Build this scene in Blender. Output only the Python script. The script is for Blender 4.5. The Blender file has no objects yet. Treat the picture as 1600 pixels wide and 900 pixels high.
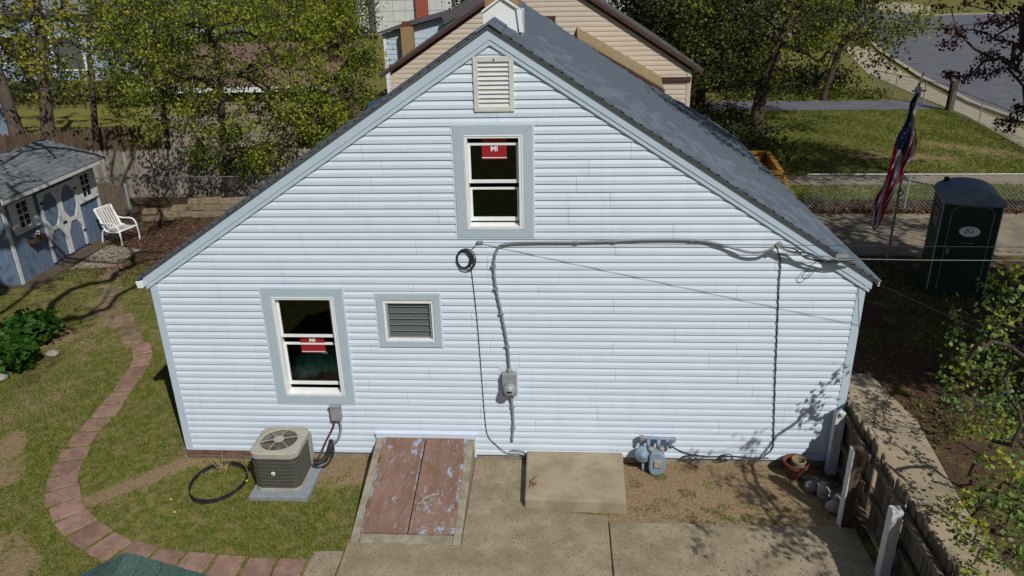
import bpy, math, random
import numpy as np
from mathutils import Vector, Matrix, Euler
random.seed(7)
S = bpy.context.scene
COL = S.collection
# ------------------------------------------------------------------ camera, world, sun
R3 = ((0.99753, 0.0582, -0.0206), (-0.0040, 0.3910, 0.9204), (-0.0618, 0.9180, -0.3908))
cd = bpy.data.cameras.new('camera'); cam = bpy.data.objects.new('camera', cd); COL.objects.link(cam)
r, u, f = [Vector(a).normalized() for a in R3]
f = f.normalized(); r = (r - f * r.dot(f)).normalized(); u = r.cross(f)
if u.dot(Vector(R3[1])) < 0: u = -u
cam.matrix_world = Matrix(((r.x, u.x, -f.x, 5.425), (r.y, u.y, -f.y, -9.004), (r.z, u.z, -f.z, 6.411), (0, 0, 0, 1)))
cd.sensor_width = 36; cd.lens = 1185.02 / 1600 * 36; cd.clip_start = .1; cd.clip_end = 1000
S.camera = cam
SUN = Vector((.565, -.85, 1.04)).normalized()          # towards the sun
sd = bpy.data.lights.new('sun', 'SUN'); so = bpy.data.objects.new('sun', sd); COL.objects.link(so)
sd.energy = 5.0; sd.angle = math.radians(.5); sd.color = (1, .965, .90)
so.rotation_euler = SUN.to_track_quat('Z', 'Y').to_euler(); so.location = (10, -20, 30)
w = bpy.data.worlds.new('World'); S.world = w; w.use_nodes = True
wn = w.node_tree.nodes; wl = w.node_tree.links
sky = wn.new('ShaderNodeTexSky'); sky.sky_type = 'NISHITA'; sky.sun_disc = False
sky.sun_elevation = math.asin(SUN.z); sky.sun_rotation = math.atan2(SUN.x, SUN.y)
bg = wn['Background']; bg.inputs['Strength'].default_value = .05
wl.new(sky.outputs[0], bg.inputs['Color'])
S.view_settings.view_transform = 'Standard'; S.view_settings.look = 'None'
S.view_settings.exposure = -.5; S.view_settings.gamma = 1
S.cycles.max_bounces = 6; S.cycles.transparent_max_bounces = 12
G = -.12                                            # ground level (0 = underside of the siding)
W = 9.263

# ------------------------------------------------------------------ materials
def newmat(name):
    m = bpy.data.materials.new(name); m.use_nodes = True
    nt = m.node_tree; return m, nt, nt.nodes['Principled BSDF']
def node(nt, t, **kw):
    n = nt.nodes.new(t)
    for k, v in kw.items():
        if k in n.inputs.keys() if isinstance(k, str) else False: n.inputs[k].default_value = v
        else: setattr(n, k, v)
    return n
def noise(nt, scale, detail=5, rough=.6, co=None, dist=0):
    n = nt.nodes.new('ShaderNodeTexNoise'); n.inputs['Scale'].default_value = scale
    n.inputs['Detail'].default_value = detail; n.inputs['Roughness'].default_value = rough
    n.inputs['Distortion'].default_value = dist
    if co is None:
        co = nt.nodes.new('ShaderNodeTexCoord').outputs['Object']
    nt.links.new(co, n.inputs['Vector']); return n.outputs['Fac']
def maprange(nt, v, a, b, c=0., d=1.):
    n = nt.nodes.new('ShaderNodeMapRange'); n.interpolation_type = 'SMOOTHSTEP'
    nt.links.new(v, n.inputs[0])
    for i, q in zip((1, 2, 3, 4), (a, b, c, d)): n.inputs[i].default_value = q
    return n.outputs[0]
def mathn(nt, op, a, b):
    n = nt.nodes.new('ShaderNodeMath'); n.operation = op
    for i, q in enumerate((a, b)):
        if isinstance(q, (int, float)): n.inputs[i].default_value = q
        else: nt.links.new(q, n.inputs[i])
    return n.outputs[0]
def mix(nt, fac, a, b, blend='MIX'):
    n = nt.nodes.new('ShaderNodeMix'); n.data_type = 'RGBA'; n.blend_type = blend
    for i, q in ((0, fac), (6, a), (7, b)):
        if isinstance(q, (int, float)): n.inputs[i].default_value = q
        elif isinstance(q, tuple): n.inputs[i].default_value = q + (1,) if len(q) == 3 else q
        else: nt.links.new(q, n.inputs[i])
    return n.outputs[2]
def bump(nt, h, p, strength=.3, dist=.01):
    n = nt.nodes.new('ShaderNodeBump'); n.inputs['Strength'].default_value = strength
    n.inputs['Distance'].default_value = dist; nt.links.new(h, n.inputs['Height'])
    nt.links.new(n.outputs[0], p.inputs['Normal'])
def stretch(nt, sx, sy, sz):
    tc = nt.nodes.new('ShaderNodeTexCoord'); mp = nt.nodes.new('ShaderNodeMapping')
    mp.inputs['Scale'].default_value = (sx, sy, sz); nt.links.new(tc.outputs['Object'], mp.inputs[0])
    return mp.outputs[0]
MATS = {}
def mat(name, c1, c2=None, scale=6, rough=.75, metal=0, bmp=0, bscale=80, rnd=0, spec=.3, lo=.35, hi=.65, st=None, speck=None, stains=()):
    m, nt, p = newmat(name)
    p.inputs['Roughness'].default_value = rough; p.inputs['Metallic'].default_value = metal
    p.inputs['Specular IOR Level'].default_value = spec
    if c2 is None: c2 = tuple(x * .86 for x in c1)
    co = stretch(nt, *st) if st else None
    c = mix(nt, maprange(nt, noise(nt, scale, 6, .65, co), lo, hi), c1, c2)
    if speck:
        c = mix(nt, maprange(nt, noise(nt, speck[0], 2, .5), speck[1], speck[1] + .06), c, speck[2])
    for sc_, stt, l0, l1, fac, colr in stains:
        c = mix(nt, maprange(nt, noise(nt, sc_, 5, .65, stretch(nt, *stt) if stt else None), l0, l1, 0, fac), c, colr)
    if rnd:
        oi = nt.nodes.new('ShaderNodeObjectInfo'); hs = nt.nodes.new('ShaderNodeHueSaturation')
        nt.links.new(maprange(nt, oi.outputs['Random'], 0, 1, 1 - rnd, 1 + rnd), hs.inputs['Value'])
        nt.links.new(c, hs.inputs['Color']); c = hs.outputs[0]
    nt.links.new(c, p.inputs['Base Color'])
    if bmp: bump(nt, noise(nt, bscale, 4, .6, co), p, bmp)
    MATS[name] = m; return m
def leafmat(name, cols, trans=.35, rough=.55):
    m, nt, p = newmat(name)
    g = nt.nodes.new('ShaderNodeNewGeometry'); cr = nt.nodes.new('ShaderNodeValToRGB')
    nt.links.new(g.outputs['Random Per Island'], cr.inputs[0])
    e = cr.color_ramp.elements; n = len(cols)
    for i, c in enumerate(cols):
        el = e[i] if i < 2 else e.new(1)
        el.position = i / (n - 1); el.color = c + (1,)
    nt.links.new(cr.outputs[0], p.inputs['Base Color']); p.inputs['Roughness'].default_value = rough
    p.inputs['Specular IOR Level'].default_value = .25
    t = nt.nodes.new('ShaderNodeBsdfTranslucent'); nt.links.new(cr.outputs[0], t.inputs[0])
    ms = nt.nodes.new('ShaderNodeMixShader'); ms.inputs[0].default_value = trans
    nt.links.new(p.outputs[0], ms.inputs[1]); nt.links.new(t.outputs[0], ms.inputs[2])
    nt.links.new(ms.outputs[0], nt.nodes['Material Output'].inputs[0])
    MATS[name] = m; return m
def glassmat(name, tint, refl=.06):
    m, nt, p = newmat(name)
    t = nt.nodes.new('ShaderNodeBsdfTransparent'); t.inputs[0].default_value = tint + (1,)
    g = nt.nodes.new('ShaderNodeBsdfGlossy'); g.inputs['Roughness'].default_value = .02
    fr = nt.nodes.new('ShaderNodeFresnel'); fr.inputs['IOR'].default_value = 1.45
    ms = nt.nodes.new('ShaderNodeMixShader')
    nt.links.new(fr.outputs[0], ms.inputs[0]); nt.links.new(t.outputs[0], ms.inputs[1]); nt.links.new(g.outputs[0], ms.inputs[2])
    nt.links.new(ms.outputs[0], nt.nodes['Material Output'].inputs[0]); MATS[name] = m; return m

siding = mat('white_vinyl', (.64, .725, .84), (.61, .695, .815), scale=3, rough=.5, rnd=.016, bmp=.03, bscale=140, stains=((1, (9, 1, .7), .52, .75, .16, (.36, .40, .44)), (.8, None, .5, .8, .10, (.5, .55, .6))))
trimg = mat('grey_trim', (.43, .525, .61), (.41, .505, .59), scale=4, rough=.45, bmp=.02)
fasc = mat('fascia_metal', (.50, .60, .72), (.47, .57, .69), scale=5, rough=.45)
white = mat('white_paint', (.83, .85, .86), (.78, .80, .81), scale=9, rough=.45)
ventm = mat('vent_plastic', (.66, .66, .63), (.60, .60, .58), scale=8, rough=.5)
shingle = mat('slate_shingle', (.095, .125, .165), (.165, .20, .245), scale=1, rough=.92, rnd=.15, bmp=.7, bscale=1.6, spec=.12, lo=.36, hi=.64, st=(5, 30, 5))
grnsh = mat('green_shingle', (.035, .075, .068), (.10, .16, .145), scale=70, rough=.95, bmp=.6, bscale=150, spec=.1, rnd=.1)
greysh = mat('grey_shingle', (.125, .14, .155), (.20, .215, .23), scale=30, rough=.95, bmp=.5, bscale=120, rnd=.14, spec=.1)
darkin = mat('interior_wall', (.02, .02, .024), rough=.9)
glass = glassmat('window_glass', (.80, .88, .88))
red = mat('red_sticker', (.34, .02, .03), (.30, .018, .027), rough=.4)
conc = mat('old_concrete', (.25, .205, .14), (.34, .285, .205), scale=3.2, rough=.95, bmp=.5, bscale=70, spec=.15, speck=(48, .60, (.09, .075, .055)), stains=((.9, None, .48, .66, .5, (.19, .15, .10)), (2.7, None, .58, .72, .45, (.42, .37, .30)), (6, None, .62, .7, .4, (.12, .105, .07))))
concs = mat('smooth_concrete', (.27, .225, .16), (.38, .31, .225), scale=2.2, lo=.38, hi=.6, rough=.95, bmp=.25, bscale=90, spec=.15, speck=(60, .68, (.2, .15, .1)), stains=((1.1, None, .5, .7, .45, (.22, .18, .12)), (4.5, None, .6, .72, .4, (.17, .145, .10))))
concg = mat('grey_concrete', (.33, .30, .24), (.22, .19, .14), scale=7, rough=.95, bmp=.5, bscale=60, spec=.15)
padm = mat('pad_plastic', (.27, .30, .33), (.22, .25, .28), scale=9, rough=.9, bmp=.2)
asph = mat('asphalt', (.115, .122, .145), (.15, .157, .18), scale=1.2, rough=.95, bmp=.3, bscale=60, spec=.15)
walkm = mat('sidewalk', (.36, .30, .22), (.44, .38, .29), scale=2, rough=.95, bmp=.3, spec=.15)
paver = mat('brown_paver', (.235, .145, .115), (.32, .205, .165), scale=5, rough=.95, bmp=.5, bscale=120, rnd=.17, spec=.12, lo=.4, hi=.6, speck=(45, .62, (.17, .12, .085)))
drivem = mat('drive_concrete', (.21, .18, .135), (.29, .25, .19), scale=1.6, rough=.95, bmp=.3, spec=.1)
paverd = mat('worn_paver', (.17, .12, .08), (.25, .19, .13), scale=6, rough=.95, bmp=.5, bscale=60, rnd=.2, spec=.1, lo=.4, hi=.6)
wood = mat('grey_wood', (.10, .078, .058), (.165, .135, .105), scale=5, rough=.95, bmp=.5, bscale=30, rnd=.2, st=(6, 6, .7), spec=.1)
woodd = mat('dark_wood', (.07, .05, .035), (.12, .085, .06), scale=5, rough=.95, rnd=.2, st=(6, 6, .7), spec=.1)
woodb = mat('brown_board', (.12, .06, .04), (.2, .12, .08), scale=8, rough=.9, bmp=.4)
blond = mat('pale_timber', (.27, .215, .14), (.18, .145, .10), scale=7, rough=.95, rnd=.12, bmp=.4)
postw = mat('post_white', (.62, .64, .66), (.40, .40, .38), scale=9, rough=.7, lo=.5, hi=.75, st=(3, 3, 1))
rubber = mat('black_rubber', (.018, .018, .02), (.03, .03, .033), rough=.6)
cablem = mat('cable_black', (.03, .035, .045), rough=.6)
cableg = mat('cable_grey', (.20, .22, .245), (.27, .29, .31), scale=30, rough=.7)
metg = mat('meter_grey', (.30, .31, .32), (.25, .26, .27), scale=10, rough=.55)
galv = mat('galvanised', (.42, .45, .46), (.32, .35, .36), scale=14, rough=.5, metal=.4)
acap = mat('ac_cream', (.40, .395, .33), (.34, .335, .28), scale=8, rough=.55)
coil = mat('ac_coil', (.05, .05, .045), (.085, .082, .07), scale=60, rough=.8, st=(6, 6, .4))
acin = mat('ac_inside', (.05, .048, .045), rough=.8)
fanm = mat('ac_fan', (.20, .185, .165), (.15, .14, .125), scale=10, rough=.6)
gasm = mat('gas_blue', (.24, .32, .42), (.19, .26, .35), scale=15, rough=.6, bmp=.2)
gasd = mat('gas_steel', (.26, .28, .30), (.3, .24, .2), scale=20, rough=.6)
tan = mat('tan_stucco', (.30, .195, .095), (.36, .24, .125), scale=12, rough=.95, bmp=.4)
brick = mat('red_brick', (.36, .10, .065), (.27, .075, .05), scale=4, rough=.9)
beige = mat('beige_siding', (.60, .51, .42), (.57, .48, .39), scale=2, rough=.6, rnd=.02)
brown = mat('brown_trim', (.06, .032, .025), (.085, .045, .035), scale=6, rough=.6)
ltblue = mat('light_blue_siding', (.48, .58, .70), (.45, .55, .67), scale=2, rough=.6, rnd=.02)
dkroof = mat('charcoal_roof', (.075, .072, .08), (.12, .115, .12), scale=10, rough=.95)
whitew = mat('white_panel', (.62, .64, .64), (.55, .57, .57), scale=1, rough=.6)
taupe = mat('taupe_siding', (.30, .25, .195), (.27, .225, .175), scale=3, rough=.7, rnd=.03)
shedb = mat('shed_blue', (.10, .15, .24), (.155, .21, .30), scale=4, rough=.75, bmp=.25, st=(5, 5, .8), bscale=20)
shedw = mat('shed_white', (.66, .68, .70), (.52, .53, .54), scale=9, rough=.7)
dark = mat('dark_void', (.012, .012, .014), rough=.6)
potg = mat('toilet_green', (.009, .033, .026), (.012, .04, .031), scale=4, rough=.5, spec=.25)
potr = mat('toilet_roof', (.20, .25, .33), (.14, .18, .25), scale=5, rough=.45)
potl = mat('toilet_line', (.17, .19, .18), rough=.5)
yell = mat('dumpster_yellow', (.34, .165, .02), (.14, .07, .02), scale=5, rough=.7, lo=.42, hi=.62)
terra = mat('terracotta', (.17, .06, .036), (.12, .045, .028), rough=.85)
stone = mat('grey_stone', (.26, .225, .19), (.36, .32, .28), scale=8, rough=.9, rnd=.2, bmp=.4, bscale=20)
rusty = mat('rusty_iron', (.13, .06, .035), (.22, .12, .065), scale=40, rough=.9)
bark = mat('grey_bark', (.13, .10, .08), (.075, .058, .046), scale=14, rough=.95, bmp=.8, bscale=25, st=(1, 1, .25))
barkd = mat('dark_bark', (.05, .038, .03), (.085, .065, .05), scale=14, rough=.95, bmp=.8, bscale=25, st=(1, 1, .25))
flagr = mat('flag_red', (.42, .02, .045), rough=.85); flagw = mat('flag_white', (.68, .68, .7), rough=.85)
blueh = mat('pale_blue_wall', (.34, .44, .58), (.28, .37, .5), scale=1, rough=.7)
bluep = mat('bright_blue', (.02, .13, .45), rough=.5)
teal = mat('teal_cloth', (.10, .30, .27), (.05, .17, .16), scale=9, rough=.9)
blackm = mat('black_print', (.015, .015, .017), rough=.5)
flagb, nt, p = newmat('flag_blue')
vo = nt.nodes.new('ShaderNodeTexVoronoi'); vo.inputs['Scale'].default_value = 9
nt.links.new(nt.nodes.new('ShaderNodeTexCoord').outputs['Object'], vo.inputs['Vector'])
nt.links.new(mix(nt, maprange(nt, vo.outputs['Distance'], .2, .26), (.6, .6, .64), (.015, .025, .10)), p.inputs['Base Color'])
p.inputs['Roughness'].default_value = .85
# peeling paint on the cellar doors
peel, nt, p = newmat('rust_red_peeling'); p.inputs['Roughness'].default_value = .8; p.inputs['Specular IOR Level'].default_value = .25
c = mix(nt, maprange(nt, noise(nt, 5, 6, .7, stretch(nt, 1, .35, 1)), .35, .65), (.175, .10, .075), (.24, .15, .115))
c = mix(nt, maprange(nt, noise(nt, 26, 3, .7, stretch(nt, 1, .3, 1)), .56, .70, 0, .6), c, (.36, .30, .28))
nb = mathn(nt, 'ADD', mathn(nt, 'MULTIPLY', noise(nt, 3.6, 3, .6, stretch(nt, 1.3, .9, 1)), .5), mathn(nt, 'MULTIPLY', noise(nt, 19, 5, .75, stretch(nt, 1, .6, 1)), .5))
c = mix(nt, maprange(nt, nb, .570, .592, 0, .85), c, (.30, .40, .56))
nb2 = noise(nt, 30, 4, .8, stretch(nt, 1, .5, 1))
c = mix(nt, maprange(nt, nb2, .645, .67, 0, .6), c, (.42, .45, .50))
c = mix(nt, maprange(nt, mathn(nt, 'ADD', mathn(nt, 'MULTIPLY', noise(nt, 3.1, 2, .5, stretch(nt, 1.2, 1, 1)), .5), mathn(nt, 'MULTIPLY', noise(nt, 13, 5, .7), .5)), .63, .68, 0, .7), c, (.27, .11, .045))
nt.links.new(c, p.inputs['Base Color']); bump(nt, nb, p, .3)
peelw = mat('strip_peeling', (.26, .36, .52), (.24, .15, .12), scale=7, rough=.8, lo=.42, hi=.52)
# leaves
lf_green = leafmat('leaf_spring_green', [(.05, .085, .012), (.14, .19, .02), (.25, .29, .03), (.36, .37, .055)], .5)
lf_lime_lit = leafmat('leaf_lime_lit', [(.22, .28, .03), (.36, .41, .045), (.46, .48, .08)], .5)  # bright copy of the spring green, gives tree clumps a sunlit look by colour
lf_shaded = leafmat('leaf_shaded', [(.03, .05, .01), (.06, .09, .015), (.10, .14, .02)], .4)  # dark copy of the spring green, colours in the shaded gaps of crowns
lf_yell = leafmat('leaf_yellow', [(.22, .22, .04), (.38, .34, .05), (.50, .43, .08)], .45)
lf_dark = leafmat('leaf_dark', [(.012, .02, .008), (.025, .035, .012), (.05, .06, .02), (.10, .12, .03)], .3)
lf_olive = leafmat('leaf_olive', [(.03, .042, .011), (.085, .10, .022), (.16, .18, .038), (.25, .25, .06)], .35)
lf_red = leafmat('leaf_maroon', [(.03, .008, .01), (.06, .015, .016), (.11, .03, .025)], .25)
lf_fresh = leafmat('leaf_fresh', [(.07, .14, .03), (.13, .22, .05), (.20, .30, .08), (.26, .35, .13)], .4)
lf_bush = leafmat('leaf_deep_green', [(.015, .05, .008), (.03, .095, .012), (.06, .15, .02)], .25, .4)
litterm = leafmat('dry_leaves', [(.06, .03, .02), (.12, .065, .04), (.2, .12, .075), (.10, .07, .05)], .1, .9)
grassm = leafmat('grass_blades', [(.04, .095, .014), (.115, .19, .022), (.22, .25, .035), (.36, .31, .12)], .3, .7)
# ground
ground_m, nt, p = newmat('lawn_and_soil'); p.inputs['Roughness'].default_value = .95; p.inputs['Specular IOR Level'].default_value = .1
at = nt.nodes.new('ShaderNodeVertexColor'); at.layer_name = 'cover'
sep = nt.nodes.new('ShaderNodeSeparateColor'); nt.links.new(at.outputs['Color'], sep.inputs[0])
n1 = noise(nt, 2.2, 8, .72); n2 = noise(nt, 24, 5, .7); n3 = noise(nt, .7, 4, .6); n4 = noise(nt, 7, 6, .7)
gr = mix(nt, maprange(nt, n2, .35, .65), (.065, .09, .016), (.15, .16, .035))
gr = mix(nt, maprange(nt, n4, .40, .62, 0, .85), gr, (.25, .20, .085))
soil = mix(nt, maprange(nt, n2, .3, .7), (.20, .14, .078), (.33, .245, .15))
lit = mix(nt, maprange(nt, n2, .32, .68), (.045, .028, .019), (.125, .078, .052))
yl = mix(nt, maprange(nt, n1, .35, .65), (.23, .19, .055), (.16, .17, .04))
def edge(w): return maprange(nt, mathn(nt, 'ADD', mathn(nt, 'MULTIPLY', w, 1.0), mathn(nt, 'ADD', mathn(nt, 'MULTIPLY', mathn(nt, 'SUBTRACT', n1, .5), 1.5), mathn(nt, 'MULTIPLY', mathn(nt, 'SUBTRACT', n2, .5), .7))), .42, .62)
c = mix(nt, edge(sep.outputs[1]), gr, yl); c = mix(nt, edge(sep.outputs[0]), c, soil); c = mix(nt, edge(sep.outputs[2]), c, lit)
nt.links.new(c, p.inputs['Base Color']); bump(nt, n2, p, .8, .03)

# ------------------------------------------------------------------ mesh builder
class MB:
    def __init__(s): s.v = []; s.f = []; s.m = []
    def add(s, vs, fs, m=0):
        b = len(s.v); s.v += [tuple(q) for q in vs]
        s.f += [tuple(b + i for i in q) for q in fs]; s.m += [m] * len(fs); return s
    def box(s, x0, x1, y0, y1, z0, z1, m=0):
        return s.hexa([(x0, y0, z0), (x1, y0, z0), (x1, y1, z0), (x0, y1, z0), (x0, y0, z1), (x1, y0, z1), (x1, y1, z1), (x0, y1, z1)], m)
    def hexa(s, v, m=0):
        return s.add(v, [(0, 3, 2, 1), (4, 5, 6, 7), (0, 1, 5, 4), (1, 2, 6, 5), (2, 3, 7, 6), (3, 0, 4, 7)], m)
    def bar(s, p0, p1, wx, wz, up=(0, 0, 1), m=0):
        p0, p1 = Vector(p0), Vector(p1); d = (p1 - p0).normalized(); a = d.cross(Vector(up))
        if a.length < 1e-4: a = d.cross(Vector((1, 0, 0)))
        a.normalize(); b = a.cross(d); a = a * wx / 2; b = b * wz / 2
        return s.hexa([p0 - a - b, p0 + a - b, p1 + a - b, p1 - a - b, p0 - a + b, p0 + a + b, p1 + a + b, p1 - a + b], m)
    def tube(s, pts, r, n=6, m=0, caps=True):
        pts = [Vector(q) for q in pts]; rs = r if isinstance(r, (list, tuple)) else [r] * len(pts)
        b = len(s.v); pa = None
        for i, q in enumerate(pts):
            d = (pts[min(i + 1, len(pts) - 1)] - pts[max(i - 1, 0)])
            d = d.normalized() if d.length > 1e-9 else Vector((0, 0, 1))
            if pa is None:
                pa = d.orthogonal().normalized()
            pa = pa - d * pa.dot(d)
            pa = pa.normalized() if pa.length > 1e-6 else d.orthogonal().normalized()
            c = d.cross(pa)
            for k in range(n):
                t = 2 * math.pi * k / n; s.v.append(tuple(q + (pa * math.cos(t) + c * math.sin(t)) * rs[i]))
        for i in range(len(pts) - 1):
            for k in range(n):
                a0 = b + i * n + k; a1 = b + i * n + (k + 1) % n
                s.f.append((a0, a1, a1 + n, a0 + n)); s.m.append(m)
        if caps:
            s.f.append(tuple(b + k for k in range(n))[::-1]); s.f.append(tuple(b + (len(pts) - 1) * n + k for k in range(n))); s.m += [m, m]
        return s
    def prism(s, poly, d, m=0):
        n = len(poly); d = Vector(d); a = [Vector(q) for q in poly]
        return s.add(a + [q + d for q in a], [tuple(range(n))[::-1], tuple(range(n, 2 * n))] + [(i, (i + 1) % n, (i + 1) % n + n, i + n) for i in range(n)], m)
    def lathe(s, prof, c, axis=(0, 0, 1), n=16, m=0):
        ax = Vector(axis).normalized(); a = ax.orthogonal().normalized(); b = ax.cross(a); c = Vector(c); base = len(s.v)
        for (rr, h) in prof:
            for k in range(n):
                t = 2 * math.pi * k / n; s.v.append(tuple(c + ax * h + (a * math.cos(t) + b * math.sin(t)) * rr))
        for i in range(len(prof) - 1):
            for k in range(n):
                q = base + i * n + k; q1 = base + i * n + (k + 1) % n; s.f.append((q, q1, q1 + n, q + n)); s.m.append(m)
        s.f.append(tuple(base + k for k in range(n))[::-1]); s.f.append(tuple(base + (len(prof) - 1) * n + k for k in range(n))); s.m += [m, m]
        return s
    def blob(s, c, rx, ry, rz, rng, seg=8, ring=5, j=.12, m=0):
        b = len(s.v); c = Vector(c)
        s.v.append(tuple(c + Vector((0, 0, -rz))))
        for i in range(1, ring):
            th = math.pi * i / ring
            for k in range(seg):
                ph = 2 * math.pi * k / seg; q = 1 + rng.uniform(-j, j)
                s.v.append(tuple(c + Vector((rx * math.sin(th) * math.cos(ph) * q, ry * math.sin(th) * math.sin(ph) * q, -rz * math.cos(th) * q))))
        s.v.append(tuple(c + Vector((0, 0, rz)))); t = len(s.v) - 1
        for k in range(seg):
            s.f.append((b, b + 1 + (k + 1) % seg, b + 1 + k)); s.f.append((t, t - seg + k, t - seg + (k + 1) % seg)); s.m += [m, m]
        for i in range(ring - 2):
            for k in range(seg):
                q = b + 1 + i * seg + k; q1 = b + 1 + i * seg + (k + 1) % seg
                s.f.append((q, q1, q1 + seg, q + seg)); s.m.append(m)
        return s
    def build(s, name, mats, parent=None, smooth=False, bevel=0, local=False, kind=None, label=None, rot=None):
        me = bpy.data.meshes.new(name)
        off = Vector((0, 0, 0))
        q = parent
        if not local:
            while q is not None: off = off + Vector(q.location); q = q.parent
        me.from_pydata([(a[0] - off.x, a[1] - off.y, a[2] - off.z) for a in s.v], [], s.f)
        for mm in (mats if isinstance(mats, (list, tuple)) else [mats]): me.materials.append(mm)
        if len(me.materials) > 1: me.polygons.foreach_set('material_index', s.m)
        if smooth: me.polygons.foreach_set('use_smooth', [True] * len(me.polygons))
        me.update()
        o = bpy.data.objects.new(name, me); COL.objects.link(o)
        if parent: o.parent = parent
        if bevel:
            b = o.modifiers.new('bevel', 'BEVEL'); b.width = bevel; b.segments = 2; b.limit_method = 'ANGLE'
        if kind: o['kind'] = kind
        if label: o['label'] = label
        return o
def thing(name, label, cat, loc=(0, 0, 0), group=None, rz=0, kind=None):
    o = bpy.data.objects.new(name, None); COL.objects.link(o); o.location = loc; o.rotation_euler = (0, 0, rz)
    o.empty_display_size = .1
    tag(o, label, cat, group, kind); return o
def tag(o, label=None, cat=None, group=None, kind=None):
    if kind: o['kind'] = kind
    if label: o['label'] = label
    if cat: o['category'] = cat
    if group: o['group'] = group
    return o
def copy_tree(o, parent=None):
    c = o.copy(); COL.objects.link(c); c.parent = parent
    for ch in list(o.children): copy_tree(ch, c)
    return c
def npmesh(name, V, F, mats, parent=None, off=(0, 0, 0)):
    me = bpy.data.meshes.new(name); V = np.asarray(V, np.float32) - np.asarray(off, np.float32); k = F.shape[1]
    me.vertices.add(len(V)); me.vertices.foreach_set('co', V.ravel())
    me.loops.add(F.size); me.loops.foreach_set('vertex_index', F.astype(np.int32).ravel())
    me.polygons.add(len(F)); me.polygons.foreach_set('loop_start', np.arange(0, F.size, k, dtype=np.int32))
    for mm in (mats if isinstance(mats, (list, tuple)) else [mats]): me.materials.append(mm)
    me.update(calc_edges=True)
    o = bpy.data.objects.new(name, me); COL.objects.link(o)
    if parent: o.parent = parent
    return o
def poly_sheet(name, pts, z, m, kind='structure', parent=None, thick=0):
    b = MB()
    if thick: b.prism([(x, y, z - thick) for x, y in pts], (0, 0, thick))
    else: b.add([(x, y, z) for x, y in pts], [tuple(range(len(pts)))])
    return b.build(name, m, parent, kind=kind)
def text(name, s, size, m, M, parent, extrude=.001, bold=0):
    cu = bpy.data.curves.new(name, 'FONT'); cu.body = s; cu.size = size; cu.extrude = extrude; cu.align_x = 'CENTER'; cu.align_y = 'CENTER'; cu.offset = bold
    t = bpy.data.objects.new(name + '_tmp', cu); COL.objects.link(t); bpy.context.view_layer.update()
    me = bpy.data.meshes.new_from_object(t.evaluated_get(bpy.context.evaluated_depsgraph_get())); bpy.data.objects.remove(t)
    me.materials.clear(); me.materials.append(m); me.name = name
    o = bpy.data.objects.new(name, me); COL.objects.link(o); o.parent = parent; o.matrix_local = M; return o
def smoothpts(P, n=6):
    P = [np.array(q, float) for q in P]; P = [2 * P[0] - P[1]] + P + [2 * P[-1] - P[-2]]; out = []
    for i in range(1, len(P) - 2):
        for t in np.linspace(0, 1, n, endpoint=False):
            a, b_, c_, d = P[i - 1:i + 3]; out.append(.5 * (2 * b_ + (c_ - a) * t + (2 * a - 5 * b_ + 4 * c_ - d) * t * t + (3 * b_ - a - 3 * c_ + d) * t ** 3))
    out.append(P[-2]); return [tuple(q) for q in out]
FRONT = Matrix(((1, 0, 0, 0), (0, 0, -1, 0), (0, 1, 0, 0), (0, 0, 0, 1)))   # text facing -y

# ------------------------------------------------------------------ ground and setting
def axis(a, b, d, lo, hi, g=1.18):
    c = list(np.arange(a, b, d)); s = d; q = c[-1]; up = []
    while q < hi: s = min(s * g, 6); q += s; up.append(q)
    s = d; q = c[0]; dn = []
    while q > lo: s = min(s * g, 6); q -= s; dn.append(q)
    return np.array(dn[::-1] + c + up)
xs = axis(-9, 15, .12, -120, 220); ys = axis(-3.5, 17, .12, -40, 400)
X, Y = np.meshgrid(xs, ys); rngn = np.random.default_rng(3)
cov = np.zeros(X.shape + (4,), np.float32); cov[..., 3] = 1
def soft(d, wdt): return np.clip(1 - d / wdt, 0, 1)
def rectw(x0, x1, y0, y1, e):
    d = np.maximum.reduce([x0 - X, X - x1, y0 - Y, Y - y1, np.zeros_like(X)]); return soft(d, e)
def segw(ax, ay, bx, by, rad, e):
    t = np.clip(((X - ax) * (bx - ax) + (Y - ay) * (by - ay)) / ((bx - ax) ** 2 + (by - ay) ** 2), 0, 1)
    return soft(np.maximum(np.hypot(X - ax - t * (bx - ax), Y - ay - t * (by - ay)) - rad, 0), e)
def put(ch, wgt, k): cov[..., ch] = np.maximum(cov[..., ch], wgt * k)
put(0, rectw(-60, 9, -40, 40, 1), .30)
put(0, segw(.2, -.05, -1.05, -1.25, .06, .35), .75); put(0, rectw(2.05, 2.85, -.3, .3, .75), .72); put(0, rectw(-.1, 2, -.25, .2, .3), .6)
put(0, rectw(6.2, 9.6, -1.35, .3, .2), 1.0); put(0, segw(-3.0, .3, -2.4, -.6, .1, .5), .62); put(0, segw(-1.6, -1.9, -1.0, -2.3, .1, .5), .6)
put(0, segw(-4.5, 5.2, -3.2, 1.2, .3, 1.2), .6); put(2, segw(-4.8, 4.2, -4.2, 2.2, .3, 1.2), .50)
put(2, rectw(-7, -1, 5.2, 7.6, 1.5), .42); put(2, rectw(-12, -1, 7.8, 14, 1.0), .95)
put(1, rectw(-24, -14.3, 22.2, 30.5, 1.0), 1.0); put(2, rectw(-30, -9, 15, 22, 1), .6)
put(2, rectw(9.2, 19, -4, 8.3, .5), .60); put(2, rectw(9.2, 11.6, 1.2, 8.3, .6), .9); put(0, rectw(9.2, 11.6, 1.2, 8.3, .6), .6)
put(2, rectw(9, 24, 11.6, 12.75, .3), .85); put(0, rectw(9, 26, 14.5, 15.8, .25), .9)
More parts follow.
